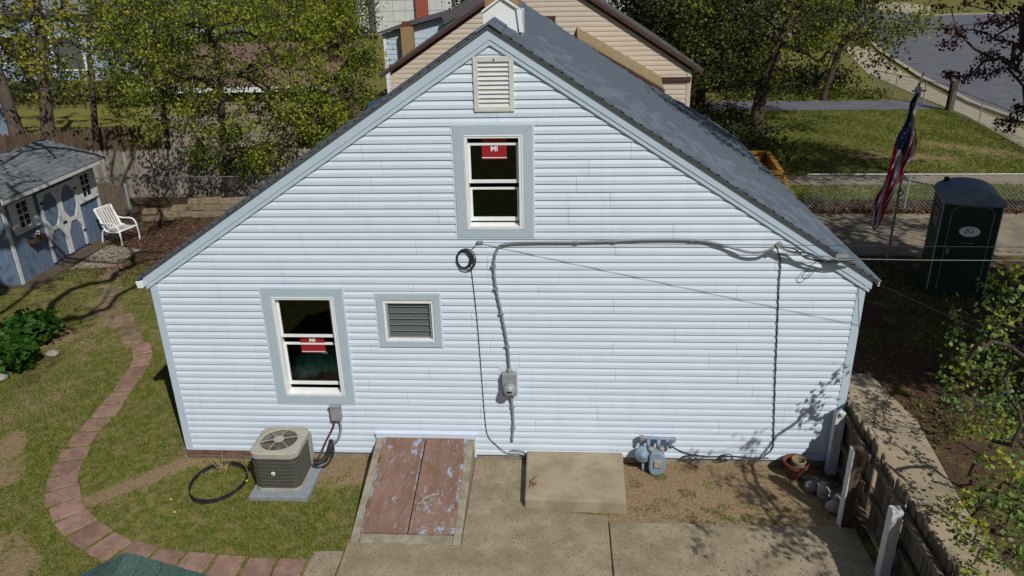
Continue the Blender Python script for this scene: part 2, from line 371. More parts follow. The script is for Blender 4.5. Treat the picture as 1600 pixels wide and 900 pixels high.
put(0, segw(16.2, 18.6, 19.0, 18.2, .1, 2.0), .62); put(2, segw(16.2, 17.9, 18.0, 17.5, .1, 1.2), .5); put(0, segw(19, 20.5, 21.5, 18.8, .1, 1.8), .6); put(0, segw(14, 25, 19, 24, .1, 2.5), .45)
put(1, rectw(12, 22, 30.3, 33.5, .8), .7); put(2, rectw(9, 12.5, 15.5, 40, 1), .8)
cov[..., :3] *= (.93 + .14 * rngn.random(X.shape))[..., None]
nx, ny = len(xs), len(ys); idx = np.arange(nx * ny).reshape(ny, nx)
F = np.stack([idx[:-1, :-1], idx[:-1, 1:], idx[1:, 1:], idx[1:, :-1]], -1).reshape(-1, 4)
Z = G + .012 * (rngn.random(X.shape) - .5)
go = npmesh('ground', np.stack([X, Y, Z], -1).reshape(-1, 3), F, ground_m)
ca = go.data.color_attributes.new('cover', 'FLOAT_COLOR', 'POINT'); ca.data.foreach_set('color', cov.reshape(-1)); go['kind'] = 'structure'

# slabs around the back of the house
pav = thing('patio', None, None, kind='structure')
def slab(name, pts, z0, m, bev=.012): return MB().prism([(x, y, z0 - .1) for x, y in pts], (0, 0, .1)).build(name, m, pav, bevel=bev)
slab('concrete_slab', [(2.84, -3.6), (6.055, -3.6), (6.055, -1.16), (4.99, -1.05), (4.99, .01), (4.24, .01), (4.24, -1.76), (2.84, -1.76)], G + .035, conc)
slab('concrete_slab', [(6.07, -3.6), (9.1, -3.6), (9.1, -1.27), (6.07, -1.27)], G + .03, conc)
slab('concrete_slab', [(2.43, -2.8), (2.825, -2.8), (2.825, -1.92), (2.47, -1.94)], G + .045, conc)
poly_sheet('shed_pad', [(-6.38, 7.3), (-5.35, 7.5), (-5.3, 8.75), (-6.38, 9.05)], G + .02, concg)
poly_sheet('side_path', [(9.62, -4), (10.62, -4), (10.62, -.9), (10.88, 1.2), (10.7, 2.6), (9.62, 2.7)], G + .02, concs)
poly_sheet('driveway', [(9.6, 8.35), (40, 8.35), (40, 11.62), (9.6, 11.62)], G + .02, drivem)
poly_sheet('gravel_path', [(12.4, 14.62), (23.3, 14.55), (23.0, 15.65), (12.4, 15.75)], G + .018, drivem)
poly_sheet('asphalt_drive', [(12.6, 27.75), (23.2, 27.6), (23.1, 30.1), (12.6, 30.5)], G + .02, asph)
poly_sheet('road', [(24.9, 2), (24.9, 24), (25.05, 29), (25.75, 33), (26.5, 38), (29.5, 52), (35, 72), (42, 98), (50, 140), (58, 140), (57, 112), (50, 90.2), (61, 91.8), (110, 98), (200, 98), (200, 2)], G + .01, asph)
poly_sheet('sidewalk', [(22.1, 10), (24.0, 10), (24.05, 22), (24.35, 26), (24.9, 31), (25.5, 35), (26.6, 41), (30, 56), (28, 56), (24.2, 40), (23.55, 31), (23.35, 26), (22.4, 20)], G + .03, walkm)
poly_sheet('far_sidewalk', [(49.5, 90), (48, 100), (56, 140), (61, 140), (57.5, 108)], G + .04, walkm)
def kerb(pts):
    b = MB()
    for a, c in zip(pts[:-1], pts[1:]): b.bar((a[0], a[1], G + .03), (c[0], c[1], G + .03), .3, .18)
    return b.build('kerb', walkm, kind='structure')
kerb([(24.9, 6), (24.9, 24), (25.05, 29), (25.75, 33), (26.5, 38), (29.5, 52), (35, 72), (42, 98)])
kerb([(50, 90.3), (61, 91.9), (110, 98.1), (180, 98.1)])

# ------------------------------------------------------------------ clapboard cladding (each board one object)
def boards(parent, m, xr, z0, z1, h, ztop, holes=(), yf=0., lip=.0215, pair=True, seed=1, joints=True, span=3.6, name='siding_board'):
    rg = random.Random(seed); n = int(math.ceil((z1 - z0) / h)); js = []
    for k in range(n):
        za = z0 + k * h; zb = min(za + h, z1)
        if k % 2 == 0 and joints:
            q = xr[0] + rg.uniform(.8, span); js = []
            while q < xr[1] - .5: js.append(q); q += span * rg.choice((.45, .7, 1))
        def lim(zz):
            a, b = xr
            if ztop: s, ax, az = ztop; a = max(a, ax - (az - zz) / s); b = min(b, ax + (az - zz) / s)
            return a, b
        a0, b0 = lim(za); a1, b1 = lim(zb)
        if b0 - a0 < .05: break
        if b1 < a1: a1 = b1 = (a1 + b1) / 2
        cuts = []
        for hx0, hx1, hz0, hz1 in holes:
            if za < hz1 and zb > hz0: cuts.append((hx0, hx1))
        cuts.sort(); iv = []; cur = a0
        for c0, c1 in cuts: iv.append((cur, c0)); cur = c1
        iv.append((cur, b0))
        for s0, s1 in iv:
            ed = [s0] + [j for j in js if s0 + .25 < j < s1 - .25] + [s1]
            for i, (e0, e1) in enumerate(zip(ed[:-1], ed[1:])):
                g0 = .0015 if i else 0; t0 = a1 if e0 == a0 else e0 + g0; t1 = b1 if e1 == b0 else e1 - (.0015 if e1 != s1 else 0)
                B0, B1 = e0 + g0, e1 - (.0015 if e1 != s1 else 0); o = .0012 * (i % 2)
                def mid(t): return B0 + (t0 - B0) * t, B1 + (t1 - B1) * t
                prof = [(0.002, .0), (-lip - o, .0), (-lip - o, .44), (-lip * .9 - o, .50), (-.0025 - o, 1.0), (.002, 1.0)]
                v = []
                for py, t in prof:
                    l, rr = mid(t); v.append((l, yf + py, za + (zb - za) * t))
                for py, t in prof:
                    l, rr = mid(t); v.append((rr, yf + py, za + (zb - za) * t))
                fs = [(q, q + 1, q + 7, q + 6) for q in range(5)] + [(0, 1, 2, 3, 4, 5)[::-1], (6, 7, 8, 9, 10, 11)]
                MB().add(v, [tuple(reversed(q)) if len(q) == 4 else q for q in fs]).build(name, m, parent)
L = .1016
# ------------------------------------------------------------------ main house
house = thing('house', 'white clapboard sided house with grey trim and slate grey shingle roof', 'house', (0, 0, 0))
SL = .65; AX = 4.63; AZ = 5.655
openings = [(4.25, 5.005, 3.37, 4.585), (1.595, 2.475, .925, 2.465), (3.10, 3.79, 1.79, 2.42)]
bh = (2.88, 4.215, -1, .30)
boards(house, siding, (.105, W - .105), 0, 5.75, L, (SL, AX, AZ), openings + [bh], seed=5)
def wall_core():
    b = MB(); n = 57
    for k in range(n):
        za = k * L; zb = za + L; a = max(0, AX - (AZ + .06 - zb) / SL); c = min(W, AX + (AZ + .06 - zb) / SL)
        if c <= a: break
        cur = a
        for h in sorted([h for h in openings if za < h[3] and zb > h[2]]): b.box(cur, h[0], .0025, .12, za, zb); cur = h[1]
        b.box(cur, c, .0025, .12, za, zb)
    b.box(0, .12, .12, 6.2, 0, 2.66); b.box(W - .12, W, .12, 8.5, 0, 2.66); b.box(8.62, W - .12, 8.38, 8.5, 0, 2.66); b.box(8.5, 8.62, 6.32, 8.5, 0, 2.9)
    b.prism([(0, 6.2, 0), (W - .13, 6.2, 0), (W - .13, 6.2, 2.66), (AX, 6.2, 5.60), (0, 6.2, 2.62)], (0, .12, 0))
    return b.build('wall', siding, house)
wall_core()
MB().box(.13, W - .13, .13, 6.19, .02, .06).box(.13, W - .13, .13, 6.19, 2.66, 2.74).box(.125, W - .125, 2.4, 2.5, .06, 2.65).box(2.1, 2.2, .9, 2.35, 2.74, 3.9).prism([(.8, 2.6, 2.75), (8.4, 2.6, 2.75), (AX, 2.6, 5.3)], (0, .1, 0)).build('interior', darkin, house)
MB().box(.01, W - .01, .012, .2, -.5, -.003).build('foundation', concg, house)
MB().box(.0, 1.25, -.022, .011, -.085, -.012).box(.02, 1.25, -.055, .009, G - .02, -.083, 1).build('sill_board', [woodb, wood], house, label='dark weathered wooden sill board under the siding')
for x0, x1 in ((-.004, .104), (W - .104, W + .004)): MB().box(x0, x1, -.024, .10, -.005, 2.62).build('corner_post', fasc, house, bevel=.006)
# rake fascias
def rake(side, off0, off1, y0, y1, name, m, apex_z, xe):
    s = side; ea = apex_z - SL * abs(xe - AX)
    pts = [(AX, y0, apex_z - off0), (xe, y0, ea - off0), (xe, y0, ea - off1), (AX, y0, apex_z - off1)]
    if s > 0: pts = pts[::-1]
    return MB().prism(pts, (0, y1 - y0, 0)).build(name, m, house)
TOP = 5.785
for s, xe in ((-1, -.06), (1, 9.32)):
    rake(s, .0, .135, -.050, -.036, 'rake_fascia', fasc, TOP, xe)
    rake(s, .045, .14, -.036, -.02, 'rake_soffit', fasc, TOP, xe)
    rake(s, .135, .195, -.041, -.018, 'rake_frieze', fasc, TOP, xe - s * .02)
    # boxed eave return and gutter
    e = TOP - SL * abs(xe - AX)
    x0, x1 = sorted((xe, xe - s * .09)); MB().box(x0, x1, -.045, 6.4 if s < 0 else 8.65, e - .13, e - .02).build('eave_board', fasc, house)
gx = -.065
MB().prism([(gx, -.085, 2.68), (gx - .085, -.085, 2.68), (gx - .07, -.085, 2.59), (gx, -.085, 2.59)], (0, 6.5, 0)).build('gutter', white, house, bevel=.004)
# roof deck and shingles
rdeck = MB()
for s, xe in ((-1, -.12), (1, 9.38)):
    e = TOP - SL * abs(xe - AX)
    parts_ = [(AX, xe, 6.45, 6.45)] if s < 0 else [(AX, 7.0, 6.45, 6.45), (7.0, 8.7, 6.45, 8.7), (8.7, xe, 8.7, 8.7)]
    for xa, xb, ya_, yb in parts_:
        za, zb2 = TOP - SL * abs(xa - AX), TOP - SL * abs(xb - AX)
        v = [(xa, -.085, za + .002), (xb, -.085, zb2 + .002), (xb, yb, zb2 + .002), (xa, ya_, za + .002), (xa, -.085, za + .026), (xb, -.085, zb2 + .026), (xb, yb, zb2 + .026), (xa, ya_, za + .026)]
        rdeck.hexa(v if s > 0 else [v[1], v[0], v[3], v[2], v[5], v[4], v[7], v[6]])
rdeck.build('roof', dkroof, house)
roof = house.children[-1]
roof = [o for o in house.children if o.name.startswith('roof')][0]
def drip():
    e = TOP - SL * (9.385 - AX)
    MB().box(9.38, 9.392, -.085, 8.7, e - .04, e + .028).build('drip_edge', white, roof)
drip()
slen = math.hypot(9.40 - AX, SL * (9.40 - AX)); ux = 1 / math.hypot(1, SL); uz = SL * ux
EXP = .138; SWD = .30; rg = random.Random(11)
def shingle_verts(side, i, y0, y1, lift):
    d0 = slen - i * EXP; d1 = d0 - EXP * 1.25
    v = []
    for d, h in ((d0, (.015 if side > 0 else .008) + lift), (d1, .004)):
        x = AX + side * ux * d; zc = TOP + .03 - uz * d; nxv, nz = side * uz, ux
        for yy in (y0, y1): v.append((x + nxv * h, yy, zc + nz * h))
        for yy in (y0, y1): v.append((x - nxv * .004, yy, zc - nz * .004))
    return v
SF = [(0, 1, 5, 4), (0, 2, 3, 1), (0, 4, 6, 2), (1, 3, 7, 5)]
cnt = 0; far = MB(); ncourse = int(slen / EXP)
for i in range(ncourse):
    yend = 6.3 + min(max((AX + ux * (slen - i * EXP) - 7.0) / 1.7, 0), 1) * 2.25
    y = -.09; first = True; offs = (i % 2) * .15 + (i % 3) * .05
    while y < yend:
        y1 = y + SWD - (offs if first else 0); first = False
        v = shingle_verts(1, i, y, y1 - .006, rg.uniform(0, .007))
        if y < 2.05 and cnt < 296: MB().add(v, SF).build('shingle', shingle, roof); cnt += 1
        else: far.add(v, SF)
        y = y1
    y = -.09
    while y < 6.42:
        far.add(shingle_verts(-1, i, y, y + SWD - .006 - (offs if y < 0 else 0), rg.uniform(0, .002)), SF); y += SWD - (offs if y < 0 else 0)
far.build('shingle_courses', shingle, roof, kind='stuff')
y = -.105
while y < 6.2:
    h = .012
    MB().add([(AX - .15, y, TOP + .05 - .0975 + h), (AX, y, TOP + .052 + h), (AX + .15, y, TOP + .05 - .0975 + h), (AX - .15, y + .3, TOP + .05 - .0975), (AX, y + .3, TOP + .052), (AX + .15, y + .3, TOP + .05 - .0975),
              (AX - .15, y, TOP + .05 - .1125), (AX, y, TOP + .035), (AX + .15, y, TOP + .05 - .1125)], [(0, 1, 4, 3), (1, 2, 5, 4), (0, 6, 7, 1), (1, 7, 8, 2)]).build('ridge_cap', shingle, roof)
    y += .19
ch = MB().box(4.50, 4.915, .86, 1.5, 5.3, 7.0).build('chimney', tan, roof, bevel=.01)
MB().prism([(4.48, .80, 5.60), (4.485, .80, 5.905), (4.715, .80, 6.06), (4.91, .80, 5.935), (4.945, .80, 5.60)][::-1], (0, .03, 0)).build('chimney_flashing', white, roof)
fl = roof.children[-1]
MB().bar((4.475, .795, 5.905), (4.715, .795, 6.067), .05, .022).bar((4.715, .795, 6.067), (4.92, .795, 5.935), .05, .022).bar((4.92, .785, 5.94), (4.955, .785, 5.66), .05, .03, up=(0, 1, 0)).box(4.93, 4.96, .8, 1.5, 5.6, 5.9).build('flashing_edge', white, roof)

# ------------------------------------------------------------------ windows of the main house
def casing(x0, x1, z0, z1, wd, yb, yf, m, parent, name='casing_board'):
    X0, X1, Z0, Z1 = x0 + wd, x1 - wd, z0 + wd, z1 - wd
    for q in ([(x0, z0), (x1, z0), (X1, Z0), (X0, Z0)], [(x1, z0), (x1, z1), (X1, Z1), (X1, Z0)], [(x1, z1), (x0, z1), (X0, Z1), (X1, Z1)], [(x0, z1), (x0, z0), (X0, Z0), (X0, Z1)]):
        MB().prism([(a, yb, b) for a, b in q][::-1], (0, yf - yb, 0)).build(name, m, parent, bevel=.003)
def ring(b, x0, x1, z0, z1, wl_, wr, wb, wt, y0, y1, m=0):
    b.box(x0, x0 + wl_, y0, y1, z0, z1, m).box(x1 - wr, x1, y0, y1, z0, z1, m).box(x0 + wl_, x1 - wr, y0 + .001, y1, z0, z0 + wb, m).box(x0 + wl_, x1 - wr, y0 + .001, y1, z1 - wt, z1, m); return b
def sticker(parent, x0, x1, z0, z1, y, s, zt):
    st = MB().box(x0, x1, y, y + .002, z0, z1).box(x0, x1, y - .001, y, z0 + .012, z0 + .022, 1).build('sticker', [red, white], parent)
    text('lettering', s, .088, white, Matrix.Translation(((x0 + x1) / 2, y - .002, zt)) @ FRONT, parent, bold=.002)
def double_hung(x0, x1, z0, z1, cz, tops, lows, stk):
    fr = ring(MB(), x0 + cz, x1 - cz, z0 + cz, z1 - cz, .05, .05, .03, .04, -.034, .11).build('window', white, house, bevel=.003)
    casing(x0, x1, z0, z1, cz, .0, -.030, trimg, fr)
    J = MB().box(x0 - .022, x0 - .002, -.022, .0, z0 - .0, z1 + .02).box(x1 + .002, x1 + .026, -.026, .0, z0 - .005, z1 + .02).box(x0 - .002, x1 + .002, -.024, .0, z1 + .002, z1 + .022).box(x0, x1, -.024, 0, z0 - .02, z0 - .003)
    J.build('trim_channel', siding, fr)
    a, b = x0 + cz + .051, x1 - cz - .051
    MB().box(x0 + cz + .012, x0 + cz + .018, -.038, -.034, z0 + cz, z1 - cz).box(x1 - cz - .018, x1 - cz - .012, -.038, -.034, z0 + cz, z1 - cz).box(x0 + cz + .018, x1 - cz - .018, -.038, -.034, z1 - cz - .016, z1 - cz - .010).build('frame_bead', trimg, fr)
    (t0, t1), (l0, l1) = tops, lows
    ring(MB(), a, b, t0, t1, .030, .030, .042, .03, .022, .05).build('upper_sash', white, fr, bevel=.002)
    MB().box(a + .028, b - .028, .034, .038, t0 + .04, t1 - .028).build('pane', glass, fr)
    ring(MB(), a, b, l0, l1, .030, .030, .05, .026, .058, .09).build('lower_sash', white, fr, bevel=.002)
    MB().box(a + .028, b - .028, .072, .076, l0 + .048, l1 - .024).build('pane', glass, fr)
    MB().prism([(a, -.036, z0 + cz + .028), (a, .11, z0 + cz + .028), (a, .11, z0 + cz + .055), (a, -.036, z0 + cz + .036)], (b - a, 0, 0)).build('sill', white, fr)
    for q in stk: sticker(fr, *q)
    return fr
double_hung(4.154, 5.10, 3.273, 4.681, .115, (3.965, 4.46), (3.47, 3.90), [(4.49, 4.79, 4.262, 4.52, .03, 'MI', 4.385)])
double_hung(1.492, 2.581, .819, 2.569, .122, (1.83, 2.42), (1.075, 1.725), [(1.90, 2.235, 1.575, 1.83, .063, 'MI', 1.768)])
# jalousie window
jx0, jx1, jz0, jz1 = 3.026, 3.862, 1.718, 2.493
jw = ring(MB(), jx0 + .085, jx1 - .085, jz0 + .085, jz1 - .085, .03, .03, .03, .05, -.02, .10).build('window', white, house, bevel=.003)
casing(jx0, jx1, jz0, jz1, .085, .0, -.030, trimg, jw)
MB().box(jx0 - .02, jx0 - .002, -.022, 0, jz0 - .01, jz1 + .02).box(jx1 + .002, jx1 + .024, -.026, 0, jz0 - .015, jz1 + .02).box(jx0 - .002, jx1 + .002, -.024, 0, jz1 + .002, jz1 + .022).build('trim_channel', siding, jw)
jglass, nt, p = newmat('jalousie_glass'); p.inputs['Base Color'].default_value = (.10, .12, .12, 1); p.inputs['Roughness'].default_value = .15
for k in range(6):
    z = jz0 + .13 + k * .089
    MB().hexa([(jx0 + .15, .028, z), (jx1 - .15, .028, z), (jx1 - .15, .034, z + .001), (jx0 + .15, .034, z + .001), (jx0 + .15, .055, z + .094), (jx1 - .15, .055, z + .094), (jx1 - .15, .061, z + .095), (jx0 + .15, .061, z + .095)]).box(jx0 + .15, jx1 - .15, .024, .030, z, z + .006, 1).build('glass_slat', [jglass, galv], jw)
for xa in (jx0 + .118, jx1 - .143): MB().box(xa, xa + .025, .0, .06, jz0 + .12, jz1 - .14).build('slat_channel', galv, jw)
MB().box(jx0 + .1, jx1 - .1, .13, .135, jz0 + .08, jz1 - .08).build('blind', taupe, jw)
# gable vent
gv = ring(MB(), 4.425, 4.895, 4.84, 5.465, .055, .055, .055, .06, -.04, .0).build('gable_vent', ventm, house, bevel=.004)
MB().box(4.475, 4.845, -.006, .001, 4.89, 5.41).build('vent_back', dark, gv)
for k in range(10):
    z = 4.897 + k * .051
    MB().hexa([(4.478, -.036, z), (4.842, -.036, z), (4.842, -.030, z - .004), (4.478, -.030, z - .004), (4.478, -.010, z + .034), (4.842, -.010, z + .034), (4.842, -.004, z + .03), (4.478, -.004, z + .03)]).build('louver', ventm, gv)
MB().tube([(4.665, -.05, 5.44), (4.675, -.045, 5.43), (4.67, -.045, 5.42)], .006, 5).build('latch', rusty, gv)

b = MB(); rgb = random.Random(4)
for k in range(5): b.blob((1.75 + .16 * k, .34 + rgb.uniform(0, .1), 1.16 + rgb.uniform(0, .22)), .16, .12, .22, rgb)
tag(b.build('cloth_bundle', teal, smooth=True), 'teal green cloth bundle seen dimly behind the lower pane of the ground floor window', 'cloth')

# ------------------------------------------------------------------ cellar bulkhead
bk = thing('cellar_bulkhead', 'concrete cellar bulkhead with two peeling rust red and blue doors', 'cellar door', (3.5, -.8, G))
def zb(y): return .27 + (y + .02) * (.36 / 1.66)       # door plane
xl0, xr0 = 2.845, 4.235
for x0, x1 in ((xl0, 2.965), (4.125, xr0)):
    MB().hexa([(x0, -1.74, G - .1), (x1, -1.74, G - .1), (x1, .0, G - .1), (x0, .0, G - .1), (x0, -1.74, zb(-1.74) - .0), (x1, -1.74, zb(-1.74)), (x1, .0, zb(0)), (x0, 0, zb(0))]).build('curb', concg, bk, bevel=.015)
MB().hexa([(2.967, -1.74, G - .1), (4.123, -1.74, G - .1), (4.123, -1.6, G - .1), (2.967, -1.6, G - .1), (2.967, -1.74, zb(-1.74) - .004), (4.123, -1.74, zb(-1.74) - .004), (4.123, -1.6, zb(-1.6) - .004), (2.967, -1.6, zb(-1.6) - .004)]).build('curb', concg, bk, bevel=.012)
def door(x0, x1, lab):
    o = MB().hexa([(x0, -1.615, zb(-1.615) + .004), (x1, -1.615, zb(-1.615) + .004), (x1, -.025, zb(-.025) + .004), (x0, -.025, zb(-.025) + .004), (x0, -1.615, zb(-1.615) + .03), (x1, -1.615, zb(-1.615) + .03), (x1, -.025, zb(-.025) + .03), (x0, -.025, zb(-.025) + .03)]).build('door', peel, bk, bevel=.004)
    return o
d1 = door(2.972, 3.552, 0); d2 = door(3.566, 4.14, 0)
for x0, x1, h0, pm in ((3.532, 3.551, .006, peelw), (2.972, 2.99, .006, peelw), (4.10, 4.14, .004, peelw)): MB().hexa([(x0, -1.613, zb(-1.613) + .029), (x1, -1.613, zb(-1.613) + .029), (x1, -.03, zb(-.03) + .029), (x0, -.03, zb(-.03) + .029), (x0, -1.613, zb(-1.613) + .03 + h0), (x1, -1.613, zb(-1.613) + .03 + h0), (x1, -.03, zb(-.03) + .03 + h0), (x0, -.03, zb(-.03) + .03 + h0)]).build('lap_strip', pm, d1 if x0 < 3.6 else d2)
MB().tube([(3.66, -1.17, zb(-1.17) + .03), (3.68, -1.14, zb(-1.15) + .075), (3.82, -1.06, zb(-1.1) + .075), (3.85, -1.03, zb(-1.03) + .03)], .022, 6).tube([(3.62, -1.3, zb(-1.3) + .034), (3.62, -1.2, zb(-1.2) + .05), (3.70, -1.17, zb(-1.17) + .05)], .012, 5).build('handle', concg, d2, label='grey iron handle with rust streaks')
for x in (2.975, 4.12):
    for y in (-.45, -1.2): MB().bar((x, y - .06, zb(y - .06) + .034), (x, y + .06, zb(y + .06) + .034), .03, .014).build('hinge', rusty, bk)
MB().box(2.84, 4.26, -.055, -.016, .275, .345).box(2.83, 4.28, -.06, -.016, .345, .357, 0).box(4.218, 4.262, -.03, -.0, -.04, .28).box(2.838, 2.88, -.03, -.0, G, .28).build('ledger_trim', siding, bk)

# ------------------------------------------------------------------ stoop
st = MB().hexa([(4.985, -1.06, G - .1), (6.305, -1.09, G - .1), (6.33, -.004, G - .1), (4.975, -.004, G - .1), (4.99, -1.04, .06), (6.295, -1.07, .06), (6.33, -.004, .075), (4.975, -.004, .075)]).build('stoop', concs, bevel=.025)
tag(st, 'low tan concrete stoop block against the white siding', 'step')
rb = MB()
rb.tube(smoothpts([(5.13, -.60, .08), (5.11, -.63, .085), (5.08, -.66, .07), (5.05, -.70, .075), (5.07, -.75, .07), (5.12, -.76, .075), (5.13, -.72, .075)], 3), .010, 5).tube([(5.04, -.82, .068), (5.09, -.70, .08), (5.10, -.80, .07)], .009, 5)
tag(rb.build('iron_hook', rusty), 'small rusty bent iron hook lying on the concrete stoop', 'hook')

# ------------------------------------------------------------------ air conditioner
ac = thing('air_conditioner', 'cream outdoor air conditioner with dark coil grille and top fan', 'air conditioner', (1.65, -.55, -.055))
def rrect(x0, x1, y0, y1, rad, n=5):
    out = []
    for cx, cy, a in ((x1 - rad, y1 - rad, 0), (x0 + rad, y1 - rad, 90), (x0 + rad, y0 + rad, 180), (x1 - rad, y0 + rad, 270)):
        for k in range(n + 1):
            t = math.radians(a + 90 * k / n); out.append((cx + rad * math.cos(t), cy + rad * math.sin(t)))
    return out
ax0, ax1, ay0, ay1 = 1.335, 1.965, -.86, -.22
MB().box(1.29, 2.085, -.975, -.17, G - .03, -.055).build('pad', padm, ac, bevel=.008)
P1 = rrect(ax0 + .015, ax1 - .015, ay0 + .015, ay1 - .015, .1)
MB().prism([(x, y, -.02) for x, y in P1], (0, 0, .50)).build('coil', coil, ac, smooth=False)
P0 = rrect(ax0, ax1, ay0, ay1, .11)
MB().prism([(x, y, -.055) for x, y in P0], (0, 0, .045)).build('base_pan', acap, ac, bevel=.004)
# cap with a round hole
b = MB(); nseg = 48; cx, cy, rr = 1.64, -.545, .255; per = []
Pc = rrect(ax0 - .012, ax1 + .012, ay0 - .012, ay1 + .012, .12, 6)
def hit(t):
    d = (math.cos(t), math.sin(t)); best = 9
    for (xa, ya), (xb, yb) in zip(Pc, Pc[1:] + Pc[:1]):
        den = d[0] * (yb - ya) - d[1] * (xb - xa)
        if abs(den) < 1e-9: continue
        s = ((xa - cx) * (yb - ya) - (ya - cy) * (xb - xa)) / den; q = ((xa - cx) * d[1] - (ya - cy) * d[0]) / den
        if s > 0 and -1e-6 <= q <= 1 + 1e-6: best = min(best, s)
    return best
vs = []
for k in range(nseg):
    t = 2 * math.pi * k / nseg; h = hit(t); c_, s_ = math.cos(t), math.sin(t)
    vs += [(cx + h * c_, cy + h * s_, .475), (cx + h * c_, cy + h * s_, .545), (cx + (h - .02) * c_, cy + (h - .02) * s_, .555), (cx + rr * c_, cy + rr * s_, .565), (cx + (rr - .012) * c_, cy + (rr - .012) * s_, .555), (cx + (rr - .012) * c_, cy + (rr - .012) * s_, .40)]
fs = []
for k in range(nseg):
    k1 = (k + 1) % nseg
    for q in range(5): fs.append((k * 6 + q, k1 * 6 + q, k1 * 6 + q + 1, k * 6 + q + 1))
b.add(vs, fs).build('top_cap', acap, ac)
MB().lathe([(.243, 0), (.243, .01)], (cx, cy, .40), n=24).build('fan_well', acin, ac)
MB().box(1.885, ax1 + .006, -.32, ay1 + .006, -.02, .48).build('side_panel', acap, ac)
wg = MB()
for k in range(9): 
    z = .01 + k * .056; lp = [(x, y, z) for x, y in rrect(ax0 + .004, ax1 - .004, ay0 + .004, ay1 - .004, .108)]
    wg.tube(lp + lp[:1], .0035, 4)
lpp = rrect(ax0 + .007, ax1 - .007, ay0 + .007, ay1 - .007, .107, 6)
for (xa, ya), (xb, yb) in zip(lpp, lpp[1:] + lpp[:1]):
    dd = math.hypot(xb - xa, yb - ya); kk = max(1, int(dd / .032))
    for q in range(kk): wg.tube([(xa + (xb - xa) * q / kk, ya + (yb - ya) * q / kk, z) for z in (-.02, .48)], .0025, 3)
wg.build('coil_grille', mat('grille_wire', (.17, .165, .14), rough=.6), ac)
gb = MB()
for k in range(1, 12):
    ra = .07 + k * .0165; gb.tube([(cx + ra * math.cos(t), cy + ra * math.sin(t), .575 - .02 * (ra / .25)) for t in np.linspace(0, 2 * math.pi, 33)], .0024, 4)
for k in range(6):
    t = k * math.pi / 3 + .3; gb.tube([(cx + .03 * math.cos(t), cy + .03 * math.sin(t), .575), (cx + .16 * math.cos(t), cy + .16 * math.sin(t), .575), (cx + .275 * math.cos(t), cy + .275 * math.sin(t), .563)], .006, 5, 1)
gb.lathe([(.0, .0), (.075, .0), (.07, .012), (0, .016)], (cx, cy, .568), n=18, m=1)
gb.build('fan_grille', [fanm, acap], ac)
for k in range(4):
    t = k * math.pi / 2 + .5; a, q = Vector((math.cos(t), math.sin(t), 0)), Vector((-math.sin(t), math.cos(t), 0)); o = Vector((cx, cy, .50))
    MB().add([o + a * .05 - q * .03, o + a * .22 - q * .10, o + a * .23 + q * .06 + Vector((0, 0, -.05)), o + a * .06 + q * .04 + Vector((0, 0, -.03))], [(0, 1, 2, 3)]).build('fan_blade', fanm, ac)
MB().lathe([(0, 0), (.028, 0), (.026, .008), (0, .01)], (1.625, -.858, .235), axis=(0, -1, 0), n=16).lathe([(0, 0), (.012, 0), (0, .003)], (1.625, -.868, .235), axis=(0, -1, 0), n=10, m=1).build('badge', [white, metg], ac)
db = thing('disconnect_box', 'small grey electrical disconnect box on the siding under the ground floor window', 'electrical box', (2.31, 0, .55))
MB().box(2.235, 2.385, -.095, -.012, .575, .80).build('box_body', metg, db, bevel=.008)
MB().box(2.228, 2.392, -.104, -.012, .795, .812).build('box_lid', metg, db)
def tube_thing(name, label, cat, pts, r, m, n=6, group=None):
    return tag(MB().tube(pts, r, n).build(name, m, smooth=True), label, cat, group)
tube_thing('conduit', 'dark red brown whip conduit from the grey wall box to the air conditioner', 'conduit', smoothpts([(2.27, -.06, .575), (2.24, -.06, .45), (2.13, -.1, .25), (2.05, -.15, .08), (2.02, -.25, .05), (1.97, -.3, .07)]), .016, mat('whip_brown', (.10, .055, .05), rough=.6))
tube_thing('conduit', 'grey liquid tight conduit curving from the grey wall box down to the black line set', 'conduit', smoothpts([(2.345, -.06, .575), (2.35, -.06, .42), (2.29, -.07, .25), (2.19, -.05, .16)]), .017, metg)
tube_thing('line_set', 'thick black insulated refrigerant line out of the siding behind the air conditioner', 'pipe', smoothpts([(2.17, .0, .20), (2.18, -.10, .16), (2.13, -.17, .03), (2.02, -.27, -.02), (1.96, -.29, .02)]), .034, rubber)
tube_thing('line_set', 'thin black refrigerant tube sagging below the thick insulated one', 'pipe', smoothpts([(2.19, .0, .17), (2.22, -.14, .05), (2.15, -.25, -.04), (2.05, -.33, -.045), (1.96, -.34, .0)]), .014, rubber)

# ------------------------------------------------------------------ electric meter and cables
em = thing('electric_meter', 'grey electric meter box with round glass meter on the siding', 'electric meter', (4.75, 0, 1.0))
MB().box(4.62, 4.885, -.022, -.01, .945, 1.44).build('back_plate', siding, em, bevel=.004)
MB().box(4.665, 4.86, -.125, -.02, 1.03, 1.37).build('meter_box', metg, em, bevel=.01)
MB().lathe([(.085, 0), (.085, .05), (.078, .06), (.075, .10), (.06, .115), (0, .118)], (4.765, -.12, 1.165), axis=(0, -1, 0), n=20).build('meter_dial', galv, em, smooth=True)
MB().box(4.735, 4.80, -.243, -.236, 1.15, 1.175).build('meter_display', blackm, em)
MB().box(4.70, 4.82, -.128, -.124, 1.31, 1.335).build('name_plate', galv, em)
MB().lathe([(.035, 0), (.035, .05), (.02, .07)], (4.765, -.06, 1.36), n=10).lathe([(.03, 0), (.03, -.04), (.02, -.06)], (4.775, -.06, 1.035), n=10).build('cable_hub', metg, em)
